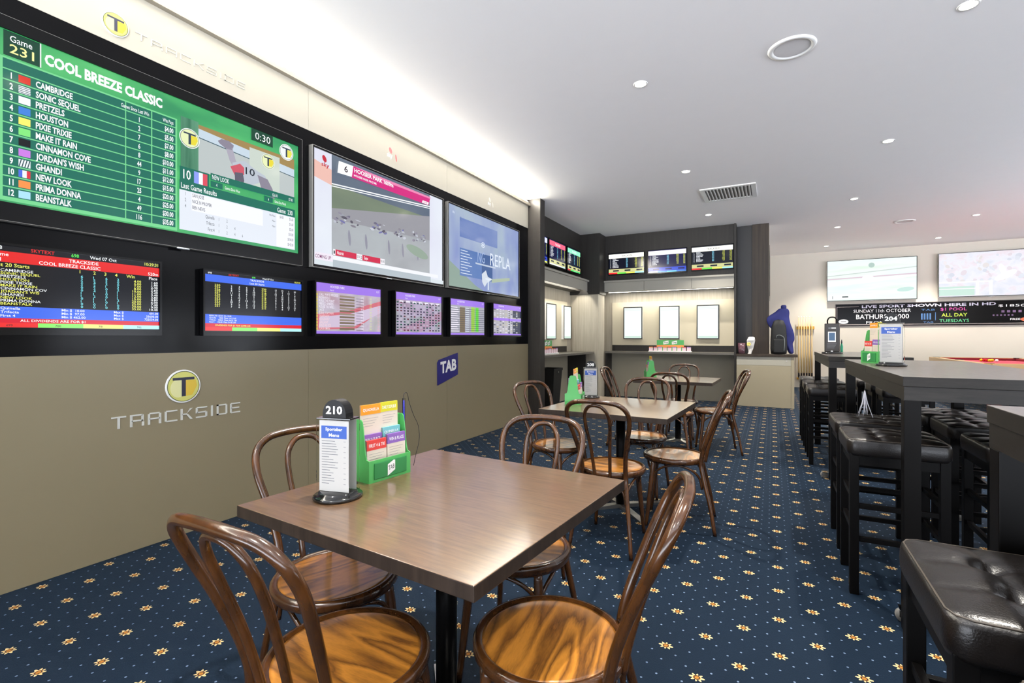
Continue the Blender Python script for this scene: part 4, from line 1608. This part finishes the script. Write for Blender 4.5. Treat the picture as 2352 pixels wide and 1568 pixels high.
ST = [(.475, 1.33, 0, 'black tufted stool at the bottom right, seat shining gold, largest in view'),
      (.505, .785, 0, 'black stool cut off in the bottom right corner of the photo'),
      (.525, 3.083, 0, 'black tufted stool in front of the long bar table, left side, nearest'),
      (.53, 3.662, 0, 'black tufted stool on the left of the long bar table, second from the front'),
      (.51, 5.835, 0, 'black stool on the left of the farthest bar table, nearest of its three'),
      (.505, 6.43, 0, 'black stool on the left of the farthest bar table, middle one'),
      (.5, 7.1, 0, 'black stool on the left of the farthest bar table, nearest the cues'),
      (1.06, 3.16, 0, 'black stool under the near right corner of the long bar table'),
      (1.075, 3.78, 0, 'black stool under the right side of the long bar table, nearest there'),
      (1.045, 4.215, 0, 'black stool under the right side of the long bar table, behind the table leg'),
      (1.13, 5.99, 0, 'black stool right side of the farthest bar table, nearest of its three'),
      (1.11, 6.47, 0, 'black stool right side of the farthest bar table, middle one'),
      (1.06, 7.05, 0, 'black stool right side of the farthest bar table, seen past the table leg')]
s0 = None
for x, y, a, lab in ST:
    if s0 is None:
        s0 = make_stool()
        s0.location = (x, y, 0)
        s0['label'] = lab
        s0['group'] = 'black tufted bar stools'
    else:
        dup(s0, (x, y, 0), math.radians(a), lab, 'black tufted bar stools')


# ------------------------------------------------------------------ menu stands
def menu_stand(label, num, loc, rz):
    t = thing('menu_stand', label, 'menu stand', loc, rz, 'numbered menu stands')
    blk = mat('black_glossy_plastic', (22, 22, 22), .1, coat=.5)
    obj('base', lathe(bmesh.new(), [(.07, 0), (.075, .003), (.075, .009), (.071, .012), (.062, .0125), (.06, .02), (.057, .022), (.001, .022)], 40), blk, t, True)
    D, HW = .02, .052
    for k in range(2):
        a = k * PI
        card = obj('menu_card', B(-HW, HW, -D - .001, -D, .023, .243), mat('matt_menu_paper', (188, 187, 184), .8, spec=.2), t)
        card.rotation_euler = (0, 0, a)
        p = Pic(0, -D - .001, 0)
        p.rect(-.045, .045, .187, .226, M_blue)
        p.text('Sportsbar', -.03, .03, .208, .221, M_whitepl, .02)
        p.text('Menu', -.018, .018, .192, .203, M_whitepl, .02)
        rr = random.Random(5)
        for q in range(17):
            z = .178 - q * .0082
            p.rect(-.043, -.043 + rr.uniform(.025, .06), z, z + .0014, mat('dark_menu_ink', (84, 88, 98), .7), q == 0)
            if q % 2 == 0:
                p.rect(.034, .042, z, z + .0012, M_ink, False)
        p.build('menu_print', card)
    for q in (-1, 1):
        obj('sleeve_side', B(q * (HW + .008) - .0007, q * (HW + .008) + .0007, -D - .005, D + .005, .023, .246), M_glass, t)
    obj('top_plate', B(-.06, .06, -.026, .026, .2465, .251, .001), blk, t)
    pts = [(-.047 * math.cos(PI * i / 18), .056 * math.sin(PI * i / 18) ** .8) for i in range(19)]
    pts = [(x * .88, z) for x, z in pts]
    bm = bmesh.new()
    prism(bm, pts, -.02, .02, 'xz')
    dome = obj('number_dome', bm, mat('black_number_plate', (24, 24, 26), .4, spec=.25), t, loc=(0, 0, .251))
    for k in range(2):
        p = Pic(0, -.0205, 0)
        p.text(num, -.029, .029, .011, .037, M_whitepl, .03)
        o = p.build('number_print', dome)
        o.rotation_euler = (0, 0, k * PI)


menu_stand('menu stand numbered 210 on the front table', '210', (-1.205, 1.105, .75), math.radians(13))
menu_stand('menu stand numbered 208 on the second table', '208', (-1.34, 3.93, .75), math.radians(14))
menu_stand('menu stand numbered 204 on the long bar table', '204', (.612, 3.56, 1.085), math.radians(-14))


# ------------------------------------------------------------------ green slip holders
def slip_holder(label, loc, rz):
    t = thing('slip_holder', label, 'slip holder', loc, rz, 'green betting slip holders')
    wd = .19
    prof = [(-.036, 0), (.086, 0), (.086, .076), (.072, .08), (.066, .1), (.055, .18), (.049, .208), (.041, .215), (.008, .215), (.0, .208), (-.006, .18), (-.016, .1), (-.022, .08), (-.036, .076)]
    for s in (-1, 1):
        bm = bmesh.new()
        prism(bm, prof, s * wd / 2 - (.003 if s > 0 else 0), s * wd / 2 + (0 if s > 0 else .003), 'yz')
        obj('side_panel', bm, M_green, t)
    obj('divider', B(-wd / 2 + .003, wd / 2 - .003, .023, .027, 0, .213), M_green, t)
    obj('back_panel', B(-wd / 2 + .003, wd / 2 - .003, .083, .086, 0, .076), M_green, t)
    obj('base_panel', B(-wd / 2 + .003, wd / 2 - .003, -.033, .083, 0, .003), M_green, t)
    f = obj('front_panel', B(-wd / 2 + .003, wd / 2 - .003, -.036, -.033, 0, .076), M_green, t)
    obj('sign_panel', B(-.074, .074, -.039, -.0362, .01, .066, .002), M_green_d, f)
    p = Pic(0, -.0393, 0)
    p.poly([(-.016, .012), (.018, .028), (.018, .062), (.012, .064), (-.016, .052)], M_whitepl)
    p.text('TAB', -.013, .015, .03, .046, mat('dark_grey_print', (60, 70, 66), .5), .01, slope=.15)
    p.build('logo_print', f)
    return t


def pad(label, hold_loc, rz, x, y, zb, w_, h_, th, col, text, lean=-6, grp=None):
    c, s = math.cos(rz), math.sin(rz)
    wx, wy = hold_loc[0] + c * x - s * y, hold_loc[1] + s * x + c * y
    t = thing('betting_slip_pad', label, 'paper slips', (wx, wy, hold_loc[2] + zb), rz, grp)
    t.rotation_euler = (math.radians(lean), 0, rz)
    bm = bmesh.new()
    box(bm, -w_ / 2, w_ / 2, 0, th, 0, h_)
    obj('slips', bm, M_cream, t)
    hm = mat('slip_header_%s' % '_'.join(map(str, col)), col, .5)
    obj('header_band', B(-w_ / 2, w_ / 2, -.0006, th + .0004, h_ - .034, h_ + .0004), hm, t)
    p = Pic(0, -.0008, 0)
    p.text(text, -w_ / 2 + .008, w_ / 2 - .008, h_ - .024, h_ - .012, M_whitepl, .01)
    for q in range(4):
        p.rect(-w_ / 2 + .008, w_ / 2 - .012 - q * .008, h_ - .048 - q * .009, h_ - .047 - q * .009, M_ink, False)
    p.build('print', t)


def fill(hl, rz, grp, where, full=True):
    L = [(-.045, .022, .05, .086, .218, .006, (238, 150, 28), 'QUADRELLA', 'orange-topped slips, back left of the holder'),
         (.038, .022, .05, .08, .22, .006, (206, 200, 40), 'DAILY DOUBLE', 'yellow-topped slips, back right of the holder'),
         (-.047, .004, .03, .082, .155, .007, (132, 94, 172), 'WIN & PLACE', 'violet-topped slips, middle left of the holder'),
         (.04, .006, .03, .082, .17, .006, (112, 182, 186), 'QUINELLA', 'teal-topped slips, middle right of the holder'),
         (-.046, -.016, .004, .084, .138, .009, (214, 62, 56), 'FIRST 4 & TRI', 'red-topped slips, front left of the holder'),
         (.044, -.016, .004, .084, .148, .009, (132, 94, 172), 'WIN & PLACE', 'violet-topped slips, front right of the holder')]
    for k, (x, y, zb, w_, h_, th, c, tx, lab) in enumerate(L):
        if not full and k in (2,):
            continue
        if not full and k == 3:
            continue
        pad('%s %s' % (lab, where), hl, rz, x, y - (.012 if k < 2 else .004), .004 + (0 if k > 3 else zb - .03), w_, h_ - (.0 if k > 1 else -.02), th, c, tx, -1.5, grp)


def rear(hl, rz, grp, where):
    c_, s_ = math.cos(rz), math.sin(rz)
    for x, h_, c, tx, lab in ((-.045, .15, (214, 62, 56), 'FIRST 4 & TRI', 'red-topped slips'), (.045, .19, (132, 94, 172), 'WIN & PLACE', 'violet-topped slips')):
        q = (hl[0] - s_ * .05 * 1.0 + 0, hl[1] + c_ * .05, hl[2])
        pad('%s facing the wall side of the holder %s' % (lab, where), q, rz + PI, x, -.014, .004, .082, h_, .008, c, tx, -1.5, grp)


H1 = (-1.238, 1.347, .75)
RZ1 = math.radians(83)
slip_holder('green slip holder with TAB logo on the front table', H1, RZ1)
fill(H1, RZ1, 'betting slips on the front table', 'on the front table')
H2 = (-1.315, 3.56, .75)
RZ2 = math.radians(101)
slip_holder('green slip holder seen from its side on the second table', H2, RZ2)
fill(H2, RZ2, 'betting slips on the second table', 'on the second table')
rear(H2, RZ2, 'betting slips on the second table', 'on the second table')
H3 = (-1.34, 6.3, .75)
RZ3 = math.radians(112)
slip_holder('green slip holder on the third table', H3, RZ3)
fill(H3, RZ3, 'betting slips on the third table', 'on the third table')
rear(H3, RZ3, 'betting slips on the third table', 'on the third table')
H4 = (.59, 3.92, 1.085)
RZ4 = math.radians(-70)
slip_holder('green slip holder behind the 204 stand on the long bar table', H4, RZ4)
fill(H4, RZ4, 'betting slips on the long bar table', 'on the long bar table', False)

# pen on a cord beside the front slip holder
t = thing('corded_pen', 'pen in a clear tube with a looping cord at the front slip holder', 'pen', (-1.235, 1.452, .75), RZ1)
obj('pen_tube', lathe(bmesh.new(), [(.006, .002), (.006, .27)], 14), M_glass, t, True)
obj('pen', lathe(bmesh.new(), [(.0015, .01), (.0032, .02), (.0032, .24), (.0025, .262)], 10), mat('blue_pen_plastic', (60, 60, 190), .3), t, True)
cord = catmull([(0, 0, .262), (.0, .0, .285), (.016, .0, .288), (.028, 0, .25), (.05, .0, .2), (.075, .0, .155), (.08, 0, .1), (.062, 0, .045), (.05, 0, .004)], 5)
obj('cord', tube(bmesh.new(), cord, .0011, 6), mat('black_cord', (24, 24, 34), .5), t, True)
t = thing('cord_coil', 'small tangle of black cord at the foot of the front slip holder', 'cord', (-1.262, 1.22, .75))
cc = catmull([(0, 0, .002), (.012, .01, .004), (.004, -.004, .02), (.002, .006, .035), (.008, -.002, .028), (.006, .004, .05), (.014, .0, .064)], 5)
obj('coil', tube(bmesh.new(), cc, .0012, 6), _mats['black_cord'], t, True)

# ------------------------------------------------------------------ charging stand on the farthest bar table
t = thing('charging_stand', 'black charging stand with handle and small blue card on the farthest bar table', 'charging stand', (.545, 6.02, 1.085), math.radians(-8))
obj('base', lathe(bmesh.new(), [(.09, 0), (.095, .004), (.09, .016), (.001, .018)], 32), _mats['black_glossy_plastic'], t, True)
obj('body', B(-.065, .065, -.045, .045, .018, .31, .008), mat('black_brown_plastic', (40, 33, 28), .35), t)
p = Pic(0, -.0456, 0)
p.rect(-.034, .034, .12, .225, M_whitepl)
p.rect(-.026, .026, .135, .215, mat('slate_blue_print', (70, 104, 140), .4))
p.rect(-.03, -.01, .255, .27, M_ink)
p.rect(-.005, .035, .257, .268, M_whitepl)
for q in range(4):
    p.rect(-.04, .04 - q * .006, .1 - q * .014, .104 - q * .014, M_ink, False)
p.build('printed_panel', t)
obj('handle', tube(bmesh.new(), catmull([(-.04, 0, .308), (-.04, 0, .345), (-.02, 0, .372), (.02, 0, .372), (.04, 0, .345), (.04, 0, .308)], 4), .007, 8), M_metal, t, True)
obj('screw', lathe(bmesh.new(), [(.012, .018), (.012, .03), (.001, .032)], 14, c=(0, -.065)), M_chrome, t, True)
t = thing('squeeze_bottle', 'slim green bottle beside the charging stand', 'bottle', (.628, 6.03, 1.085))
obj('body', lathe(bmesh.new(), [(.012, 0), (.013, .004), (.013, .07), (.009, .09), (.006, .105)], 20), mat('teal_green_plastic', (40, 150, 112), .3), t, True)
obj('cap', lathe(bmesh.new(), [(.007, .105), (.007, .125), (.003, .145), (.001, .145)], 16), mat('grey_cap', (90, 90, 92), .4), t, True)

# white tag strings hanging at the long bar table joint
t = thing('string_tassel', 'bunch of white strings hanging from the joint of the long bar table', 'strings', (.486, 3.556, .985))
rr = random.Random(2)
bm = bmesh.new()
tube(bm, [(0, 0, 0), (.002, .004, -.03), (.0, .01, -.05)], .0022, 6)
obj('tie', bm, mat('grey_cable', (90, 88, 84), .5), t, True)
bm = bmesh.new()
for k in range(9):
    a = rr.uniform(-.035, .04)
    e_ = rr.uniform(-.12, -.16)
    tube(bm, [(0, .01, -.048), (a * .4, .01 + a * .3, -.048 + e_ * .5), (a, .01 + rr.uniform(-.02, .02), -.048 + e_)], .0018, 5)
obj('strings', bm, mat('white_string', (232, 230, 240), .6), t, True)


# ------------------------------------------------------------------ alcove furniture
tag(obj('counter', B(-3.70, -3.2, 6.935, 9.6, .925, .965, .002), M_counter), 'grey counter along the left side of the betting alcove', 'counter')
bm = B(-3.1, -.628, 9.97, 10.4, .925, .965, .002)
tag(obj('counter', bm, M_counter), 'grey counter below the three white poster cases', 'counter')
struct('trim_25', B(-3.72, -3.66, 6.935, 9.6, 0, .925), mat('beige_under_counter', (168, 160, 140), .5))
struct('trim_26', B(-3.1, -.628, 10.36, 10.42, 0, .925), _mats['beige_under_counter'])
bm = bmesh.new()
box(bm, -3.66, -3.28, 9.3, 9.34, 0, .925)
struct('trim_27', bm, M_dark)
struct('trim_28', B(-3.1, -3.06, 10.02, 10.36, 0, .925), M_dark)


def poster_case(label, w_, z0, z1, loc, rz):
    t = thing('poster_case', label, 'poster case', loc, rz, 'white backlit poster cases')
    hw, h_ = w_ / 2, z1 - z0
    obj('case', B(-hw, hw, -.05, 0, 0, h_, .002), M_whitepl, t)
    bm = bmesh.new()
    f = .02
    for a in ((-hw, -hw + f, 0, h_), (hw - f, hw, 0, h_), (-hw + f, hw - f, 0, f), (-hw + f, hw - f, h_ - f, h_)):
        box(bm, a[0], a[1], -.058, -.05, a[2], a[3])
    obj('frame', bm, mat('grey_aluminium_frame', (46, 46, 44), .35, .3), t)
    p = Pic(0, -.0505, 0)
    p.rect(-hw + f, hw - f, f, h_ - f, em('eefaf6', 1.0, .3))
    p.rect(-hw + f + .01, hw - f - .01, f + .005, f + .04, em('c8e4d4', .95, .3))
    for q in range(2):
        p.rect(-hw + .03, hw - .03, h_ - .05 - q * .03, h_ - .046 - q * .03, em('c0d8d0', .9, .3), False)
    p.build('poster', t)


for k, (x0, x1, n) in enumerate(((-2.8, -2.4, 'left of the three'), (-2.06, -1.655, 'middle of the three, above the green display'), (-1.33, -.915, 'right of the three, nearest the end panel'))):
    poster_case('white backlit poster case over the rear counter, ' + n, x1 - x0, 1.22, 1.895, ((x0 + x1) / 2, 10.39, 1.22), 0)
poster_case('white backlit poster case on the alcove left wall, nearer the column', .46, 1.215, 1.885, (-3.69, 8.42, 1.215), PI / 2)
poster_case('white backlit poster case on the alcove left wall, nearer the pillar', .4, 1.215, 1.885, (-3.69, 9.14 + .1, 1.215), PI / 2)


def brochure(label, loc, rz, w_):
    t = thing('slip_display', label, 'slip display', loc, rz, 'counter displays of betting slips')
    obj('tray', B(-w_ / 2, w_ / 2, -.07, .07, 0, .02, .002), M_whitepl, t)
    n = max(3, int(w_ / .09))
    for k in range(n):
        x = -w_ / 2 + (k + .5) * w_ / n
        pd = obj('slip_pad', B(x - .036, x + .036, -.05, -.02, .02, .1, .001), mat('pinkish_slip_paper', (232, 206, 214), .6), t)
        obj('pad_header', B(x - .036, x + .036, -.0505, -.0195, .085, .1005), mat('slip_header_%d' % (k % 3), ((236, 150, 80), (214, 90, 100), (170, 130, 190))[k % 3], .5), pd)
    bd = obj('green_board', B(-w_ * .32, w_ * .32, .02, .03, .02, .235, .002), M_green, t)
    p = Pic(0, .0195, 0)
    for q in (-1, 1):
        x = q * w_ * .1
        p.poly([(x - .05, .145), (x + .05, .165), (x + .05, .225), (x - .05, .205)], M_whitepl, False)
        p.text('TAB', x - .038, x + .038, .17, .2, M_green_d, .02)
    p.rect(-w_ * .32, w_ * .32, .1, .135, _mats['slip_header_0'])
    p.build('print', bd)


brochure('slip display with green board on the rear counter under the middle poster case', (-1.8, 10.1, .965), 0, .82)
brochure('slip display with green board on the left counter beside the column', (-3.4, 7.75, .965), PI / 2, .6)

t = thing('waste_bin', 'tall black bin under the left counter behind the second table', 'bin', (-3.42, 7.86, 0), PI / 2)
bm = bmesh.new()
prev = None
for z, hw, hd in ((0, .14, .11), (.68, .185, .15), (.68, .195, .16), (.72, .195, .16), (.72, .18, .145), (.5, .17, .135)):
    cur = [bm.verts.new((sx * hw, sy * hd, z)) for sx, sy in ((-1, -1), (1, -1), (1, 1), (-1, 1))]
    if prev:
        for k in range(4):
            bm.faces.new((prev[k], prev[(k + 1) % 4], cur[(k + 1) % 4], cur[k]))
    else:
        bm.faces.new(cur[::-1])
    prev = cur
bm.faces.new(prev)
obj('bin_body', bm, mat('matt_black_plastic', (20, 19, 18), .5), t)
obj('lock_button', lathe(bmesh.new(), [(.014, 0), (.014, .006)], 14), M_steel, t, loc=(0, -.158, .655), rot=(PI / 2, 0, 0))

# cabinet right of the alcove
t = thing('storage_cabinet', 'cream cabinet with dark top beside the betting alcove', 'cabinet', (-.11, 9.92, 0))
obj('body', B(-.475, .45, .018, .7 - .43 + .0, 0, .905), mat('cream_cabinet_board', (160, 150, 126), .45), t)
dr = obj('drawer', B(-.472, .40, 0, .018, .75, .903, .001), mat('grey_cream_drawer', (170, 166, 152), .45), t)
obj('lock', lathe(bmesh.new(), [(.012, 0), (.012, .005)], 14), M_steel, dr, loc=(.33, 0, .835), rot=(PI / 2, 0, 0))
obj('door', B(-.472, .40, 0, .018, .003, .747, .001), _mats['cream_cabinet_board'], t)
obj('corner_post', B(.403, .45, 0, .018, 0, .905), _mats['cream_cabinet_board'], t)
obj('worktop', B(-.478, .5, -.02, .27, .905, .95, .002), M_dark2, t)

t = thing('drinking_glass', 'dark glass standing on the cream cabinet by the end panel', 'glass', (-.5, 9.97, .95))
obj('glass_wall', lathe(bmesh.new(), [(.05, 0), (.056, .008), (.066, .2), (.063, .2), (.052, .012), (.001, .012)], 24), mat('smoky_plum_glass', (92, 62, 70), .12, coat=.4), t, True)
t = thing('paper_packet', 'crumpled white and yellow paper packet beside the dark glass', 'paper packet', (-.365, 9.98, .95))
bm = bmesh.new()
rr = random.Random(3)
lathe(bm, [(.03, 0), (.034, .05), (.038, .1), (.055, .17), (.075, .25), (.055, .3), (.02, .315)], 9)
for v in bm.verts:
    v.co.x += rr.uniform(-.014, .014) + v.co.z * .08
    v.co.y = v.co.y * .5 + rr.uniform(-.008, .008)
obj('paper', bm, M_white, t)
bm = bmesh.new()
for k in range(5):
    a = k * 2 * PI / 5
    lathe(bm, [(.002, -.004), (.018, 0), (.002, .004)], 8, c=(.02 * math.cos(a), .02 * math.sin(a)))
for v in bm.verts:
    v.co = Vector((v.co.x - .015, -.036 + v.co.z, v.co.y + .18))
obj('flower_print', bm, mat('yellow_flower_print', (232, 216, 120), .5), t)

# jacket and bag
t = thing('jacket', 'blue jacket hanging behind the black bag next to the dark column', 'jacket', (.12, 10.12, .95))
bm = bmesh.new()
# draped sheet: rows from collar to hem, width and sideways shift change with height
rows = [(.83, .1, .225), (.79, .13, .225), (.74, .18, .2), (.68, .24, .15), (.6, .26, .16), (.5, .25, .2), (.4, .21, .25), (.3, .15, .3), (.24, .1, .33), (.2, .085, .31), (.1, .07, .34), (.0, .06, .36)]
rr = random.Random(11)
NN = 14
ring = []
for z, hw, cxx in rows:
    r_ = []
    for k in range(NN):
        a = 2 * PI * k / NN
        f = 1 + .12 * math.sin(3 * a + z * 9)
        r_.append(bm.verts.new((cxx - .18 + math.cos(a) * hw * .74 * f, math.sin(a) * .055 * f, z)))
    ring.append(r_)
for i in range(len(ring) - 1):
    for k in range(NN):
        bm.faces.new((ring[i][k], ring[i][(k + 1) % NN], ring[i + 1][(k + 1) % NN], ring[i + 1][k]))
bm.faces.new(ring[0])
bm.faces.new(ring[-1][::-1])
bmesh.ops.recalc_face_normals(bm, faces=bm.faces)
o = obj('body', bm, M_coat, t, True)
md = o.modifiers.new('s', 'SUBSURF')
md.levels = md.render_levels = 2
bm = bmesh.new()
lathe(bm, [(.03, .80), (.045, .82), (.045, .87), (.03, .885)], 14, c=(.06, 0))
obj('collar', bm, M_coat, t, True)
t = thing('backpack', 'black backpack standing on the cream cabinet in front of the blue jacket', 'bag', (.1, 9.98, .95))
bm = bmesh.new()
lathe(bm, [(.06, 0), (.13, .01), (.14, .1), (.135, .3), (.12, .5), (.08, .6), (.02, .62)], 20)
for v in bm.verts:
    v.co.y *= .42
    v.co.x = v.co.x * .95 - .0
obj('body', bm, M_bag, t, True)
obj('front_pocket', B(-.08, .1, -.075, -.045, .03, .27, .015), M_bag, t)
obj('carry_strap', tube(bmesh.new(), catmull([(-.04, -.04, .28), (-.03, -.07, .33), (.02, -.075, .34), (.08, -.07, .3), (.09, -.08, .2), (.08, -.08, .06)], 4), .006, 6), mat('grey_webbing', (110, 116, 116), .6), t, True)

# ------------------------------------------------------------------ cue rack and cues
t = thing('cue_rack', 'golden wooden cue rack on the far wall', 'cue rack', (.73, BY, 0))
obj('top_rail', B(-.19, .19, -.07, 0, 1.455, 1.53, .008), M_rack, t)
obj('bottom_rail', B(-.19, .19, -.09, 0, .2, .25, .005), M_rack, t)
for k in range(6):
    x = .585 + k * .056
    t = thing('pool_cue', 'pale pool cue in the wall rack, %s' % ['leftmost', 'second from left', 'third from left', 'fourth from left', 'second from right', 'rightmost'][k], 'cue', (x, BY - .105, .25), 0, 'pool cues in the wall rack')
    obj('shaft', lathe(bmesh.new(), [(.018, .12), (.0165, .6), (.012, 1.2), (.0095, 1.5)], 12), M_cue, t, True)
    obj('butt', lathe(bmesh.new(), [(.012, 0), (.0195, .003), (.0185, .115), (.018, .12)], 12), M_cueblk, t, True)
    obj('tip', lathe(bmesh.new(), [(.0095, 1.5), (.0095, 1.525), (.004, 1.53)], 10), M_whitepl, t, True)
    # cue points inlay
    bm = bmesh.new()
    lathe(bm, [(.0186, .1), (.0188, .06)], 12)
    obj('butt_ring', bm, M_whitepl, t)

# ------------------------------------------------------------------ pool table and balls
PX0, PX1, PY0, PY1 = 2.88, 4.3, 10.12, 13.1
cx, cy = (PX0 + PX1) / 2, (PY0 + PY1) / 2
t = thing('pool_table', 'pool table with crimson cloth and golden rails by the far wall', 'pool table', (cx, cy, 0))
hx, hy = (PX1 - PX0) / 2, (PY1 - PY0) / 2
obj('playing_cloth', B(-hx + .12, hx - .12, -hy + .12, hy - .12, .78, .8), M_pink, t)
R_ = .1
for a in ((-hx, -hx + R_, -hy, hy), (hx - R_, hx, -hy, hy), (-hx + R_, hx - R_, -hy, -hy + R_), (-hx + R_, hx - R_, hy - R_, hy)):
    obj('rail', B(a[0], a[1], a[2], a[3], .77, .85, .008), M_rail, t)
for a in ((-hx + R_, -hx + R_ + .04, -hy + R_, hy - R_), (hx - R_ - .04, hx - R_, -hy + R_, hy - R_), (-hx + R_ + .04, hx - R_ - .04, -hy + R_, -hy + R_ + .04), (-hx + R_ + .04, hx - R_ - .04, hy - R_ - .04, hy - R_)):
    obj('cushion', B(a[0], a[1], a[2], a[3], .8, .843, .006), M_wine, t)
for sx in (-1, 1):
    for sy in (-1, 0, 1):
        obj('pocket', lathe(bmesh.new(), [(.06, .845), (.06, .854), (.04, .854), (.04, .845)], 20, c=(sx * (hx - .1), sy * (hy - .1))), mat('black_pocket_liner', (16, 16, 16), .5), t, True)
bm = bmesh.new()
prism(bm, [(-hx + .02, .77), (hx - .02, .77), (hx - .12, .42), (-hx + .12, .42)], -hy + .05, hy - .05, 'xz')
obj('cabinet', bm, M_mahog, t)
for sx in (-1, 1):
    for sy in (-1, 1):
        x, y = sx * (hx - .2), sy * (hy - .25)
        obj('leg', B(x - .07, x + .07, y - .07, y + .07, 0, .42, .01), M_mahog, t)
Rb = .0255
bc = [('d8b818', 'yellow'), ('b01820', 'red'), ('d8b818', 'yellow'), ('b01820', 'red'), ('101010', 'black'), ('d8b818', 'yellow'), ('d8b818', 'yellow'), ('b01820', 'red'), ('b01820', 'red'), ('d8b818', 'yellow')]
k = 0
for r_ in range(4):
    for c in range(r_ + 1):
        x = 3.56 + (c - r_ / 2) * Rb * 2.02
        y = 12.2 + r_ * Rb * 1.76
        col, nm = bc[k]
        bm = bmesh.new()
        bmesh.ops.create_uvsphere(bm, u_segments=20, v_segments=12, radius=Rb)
        o = obj('pool_ball', bm, mat('%s_ball_resin' % nm, tuple(int(col[i:i + 2], 16) for i in (0, 2, 4)), .08), None, True, (x, y, .8006 + Rb))
        tag(o, '%s pool ball in the racked triangle, row %s from the front' % (nm, ['first', 'second', 'third', 'last'][r_]), 'ball', 'racked pool balls')
        k += 1
bm = bmesh.new()
bmesh.ops.create_uvsphere(bm, u_segments=20, v_segments=12, radius=Rb)
tag(obj('pool_ball', bm, M_whitepl, None, True, (3.66, 12.2, .8006 + Rb)), 'white cue ball just right of the racked balls', 'ball', 'racked pool balls')

# ------------------------------------------------------------------ blackboard banner
t = thing('blackboard_banner', 'long black banner reading LIVE SPORT SHOWN HERE IN HD', 'banner', (3.4, BY, 1.525))
x0, x1, z0, z1 = 1.36, 5.44, 1.52, 2.06
obj('board', B(x0 - 3.4, x1 - 3.4, -.015, 0, z0 - 1.525, z1 - 1.525), M_board, t)
bm = bmesh.new()
for a in ((x0, x1, z0, z0 + .012), (x0, x1, z1 - .012, z1), (x0, x0 + .012, z0 + .012, z1 - .012), (x1 - .012, x1, z0 + .012, z1 - .012)):
    box(bm, a[0] - 3.4, a[1] - 3.4, -.02, -.015, a[2] - 1.525, a[3] - 1.525)
obj('frame', bm, mat('dark_red_brown_frame', (52, 30, 26), .3), t)
p = Pic(3.4, -.0152, 1.525)
CW = mat('white_chalk_ink', (232, 230, 232), .7)
LC = mat('lilac_grey_print', (196, 192, 212), .5)
for a in ((x0 + .03, x1 - .03, z0 + .035, z0 + .045), (x0 + .03, 1.83, z1 - .075, z1 - .068), (x0 + .03, x0 + .037, z0 + .045, z1 - .075)):
    p.rect(*a, mat('pale_border_line', (190, 176, 170), .5), False)
p.text('LIVE SPORT SHOWN HERE IN HD', 1.89, 4.276, 1.952, 2.02, LC, .03)
p.text('SUNDAY 11th OCTOBER', 1.726, 2.817, 1.845, 1.92, CW, 0)
p.text('BATHURST 1000', 1.778, 2.785, 1.69, 1.8, CW, .015)
p.text('FROM 8am', 1.976, 2.6, 1.575, 1.64, CW, 0)
p.ell(1.524, 1.635, .1, .055, CW)
p.rect(1.47, 1.578, 1.625, 1.648, M_ink)
p.text('$1 POOL', 3.347, 3.795, 1.845, 1.92, mat('pink_chalk_ink', (224, 84, 170), .7), .005)
p.text('ALL DAY', 3.362, 3.803, 1.72, 1.795, mat('yellow_green_chalk_ink', (196, 224, 70), .7), .005)
p.text('TUESDAYS', 3.324, 3.832, 1.595, 1.665, mat('green_chalk_ink', (90, 190, 130), .7), .005)
BL = mat('steel_blue_print', (70, 110, 160), .5)
for q in range(4):
    p.rect(3.0 + q * .05, 3.03 + q * .05, 1.66, 1.8, BL, False)
p.text('TAB', 3.0, 3.25, 1.86, 1.9, BL, 0)
p.text('TAB', 3.04, 3.22, 1.58, 1.62, BL, 0)
p.rect(3.25, 3.262, 1.64, 1.82, BL, False)
p.text('$1850', 4.312, 4.74, 1.905, 1.965, CW, .0)
DV = mat('dull_violet_chalk', (110, 84, 120), .7)
for q in range(6):
    p.rect(4.36 + q * .09, 4.41 + q * .09, 1.79, 1.84, DV, False)
    p.rect(4.22 + q * .06, 4.25 + q * .06, 1.72, 1.75, DV, False)
p.text('FREE', 4.5, 4.66, 1.625, 1.665, CW, .01)
p.ell(4.8, 1.64, .14, .05, mat('orange_red_print', (220, 92, 54), .5))
p.rect(4.72, 4.88, 1.63, 1.65, CW)
p.build('lettering', t)
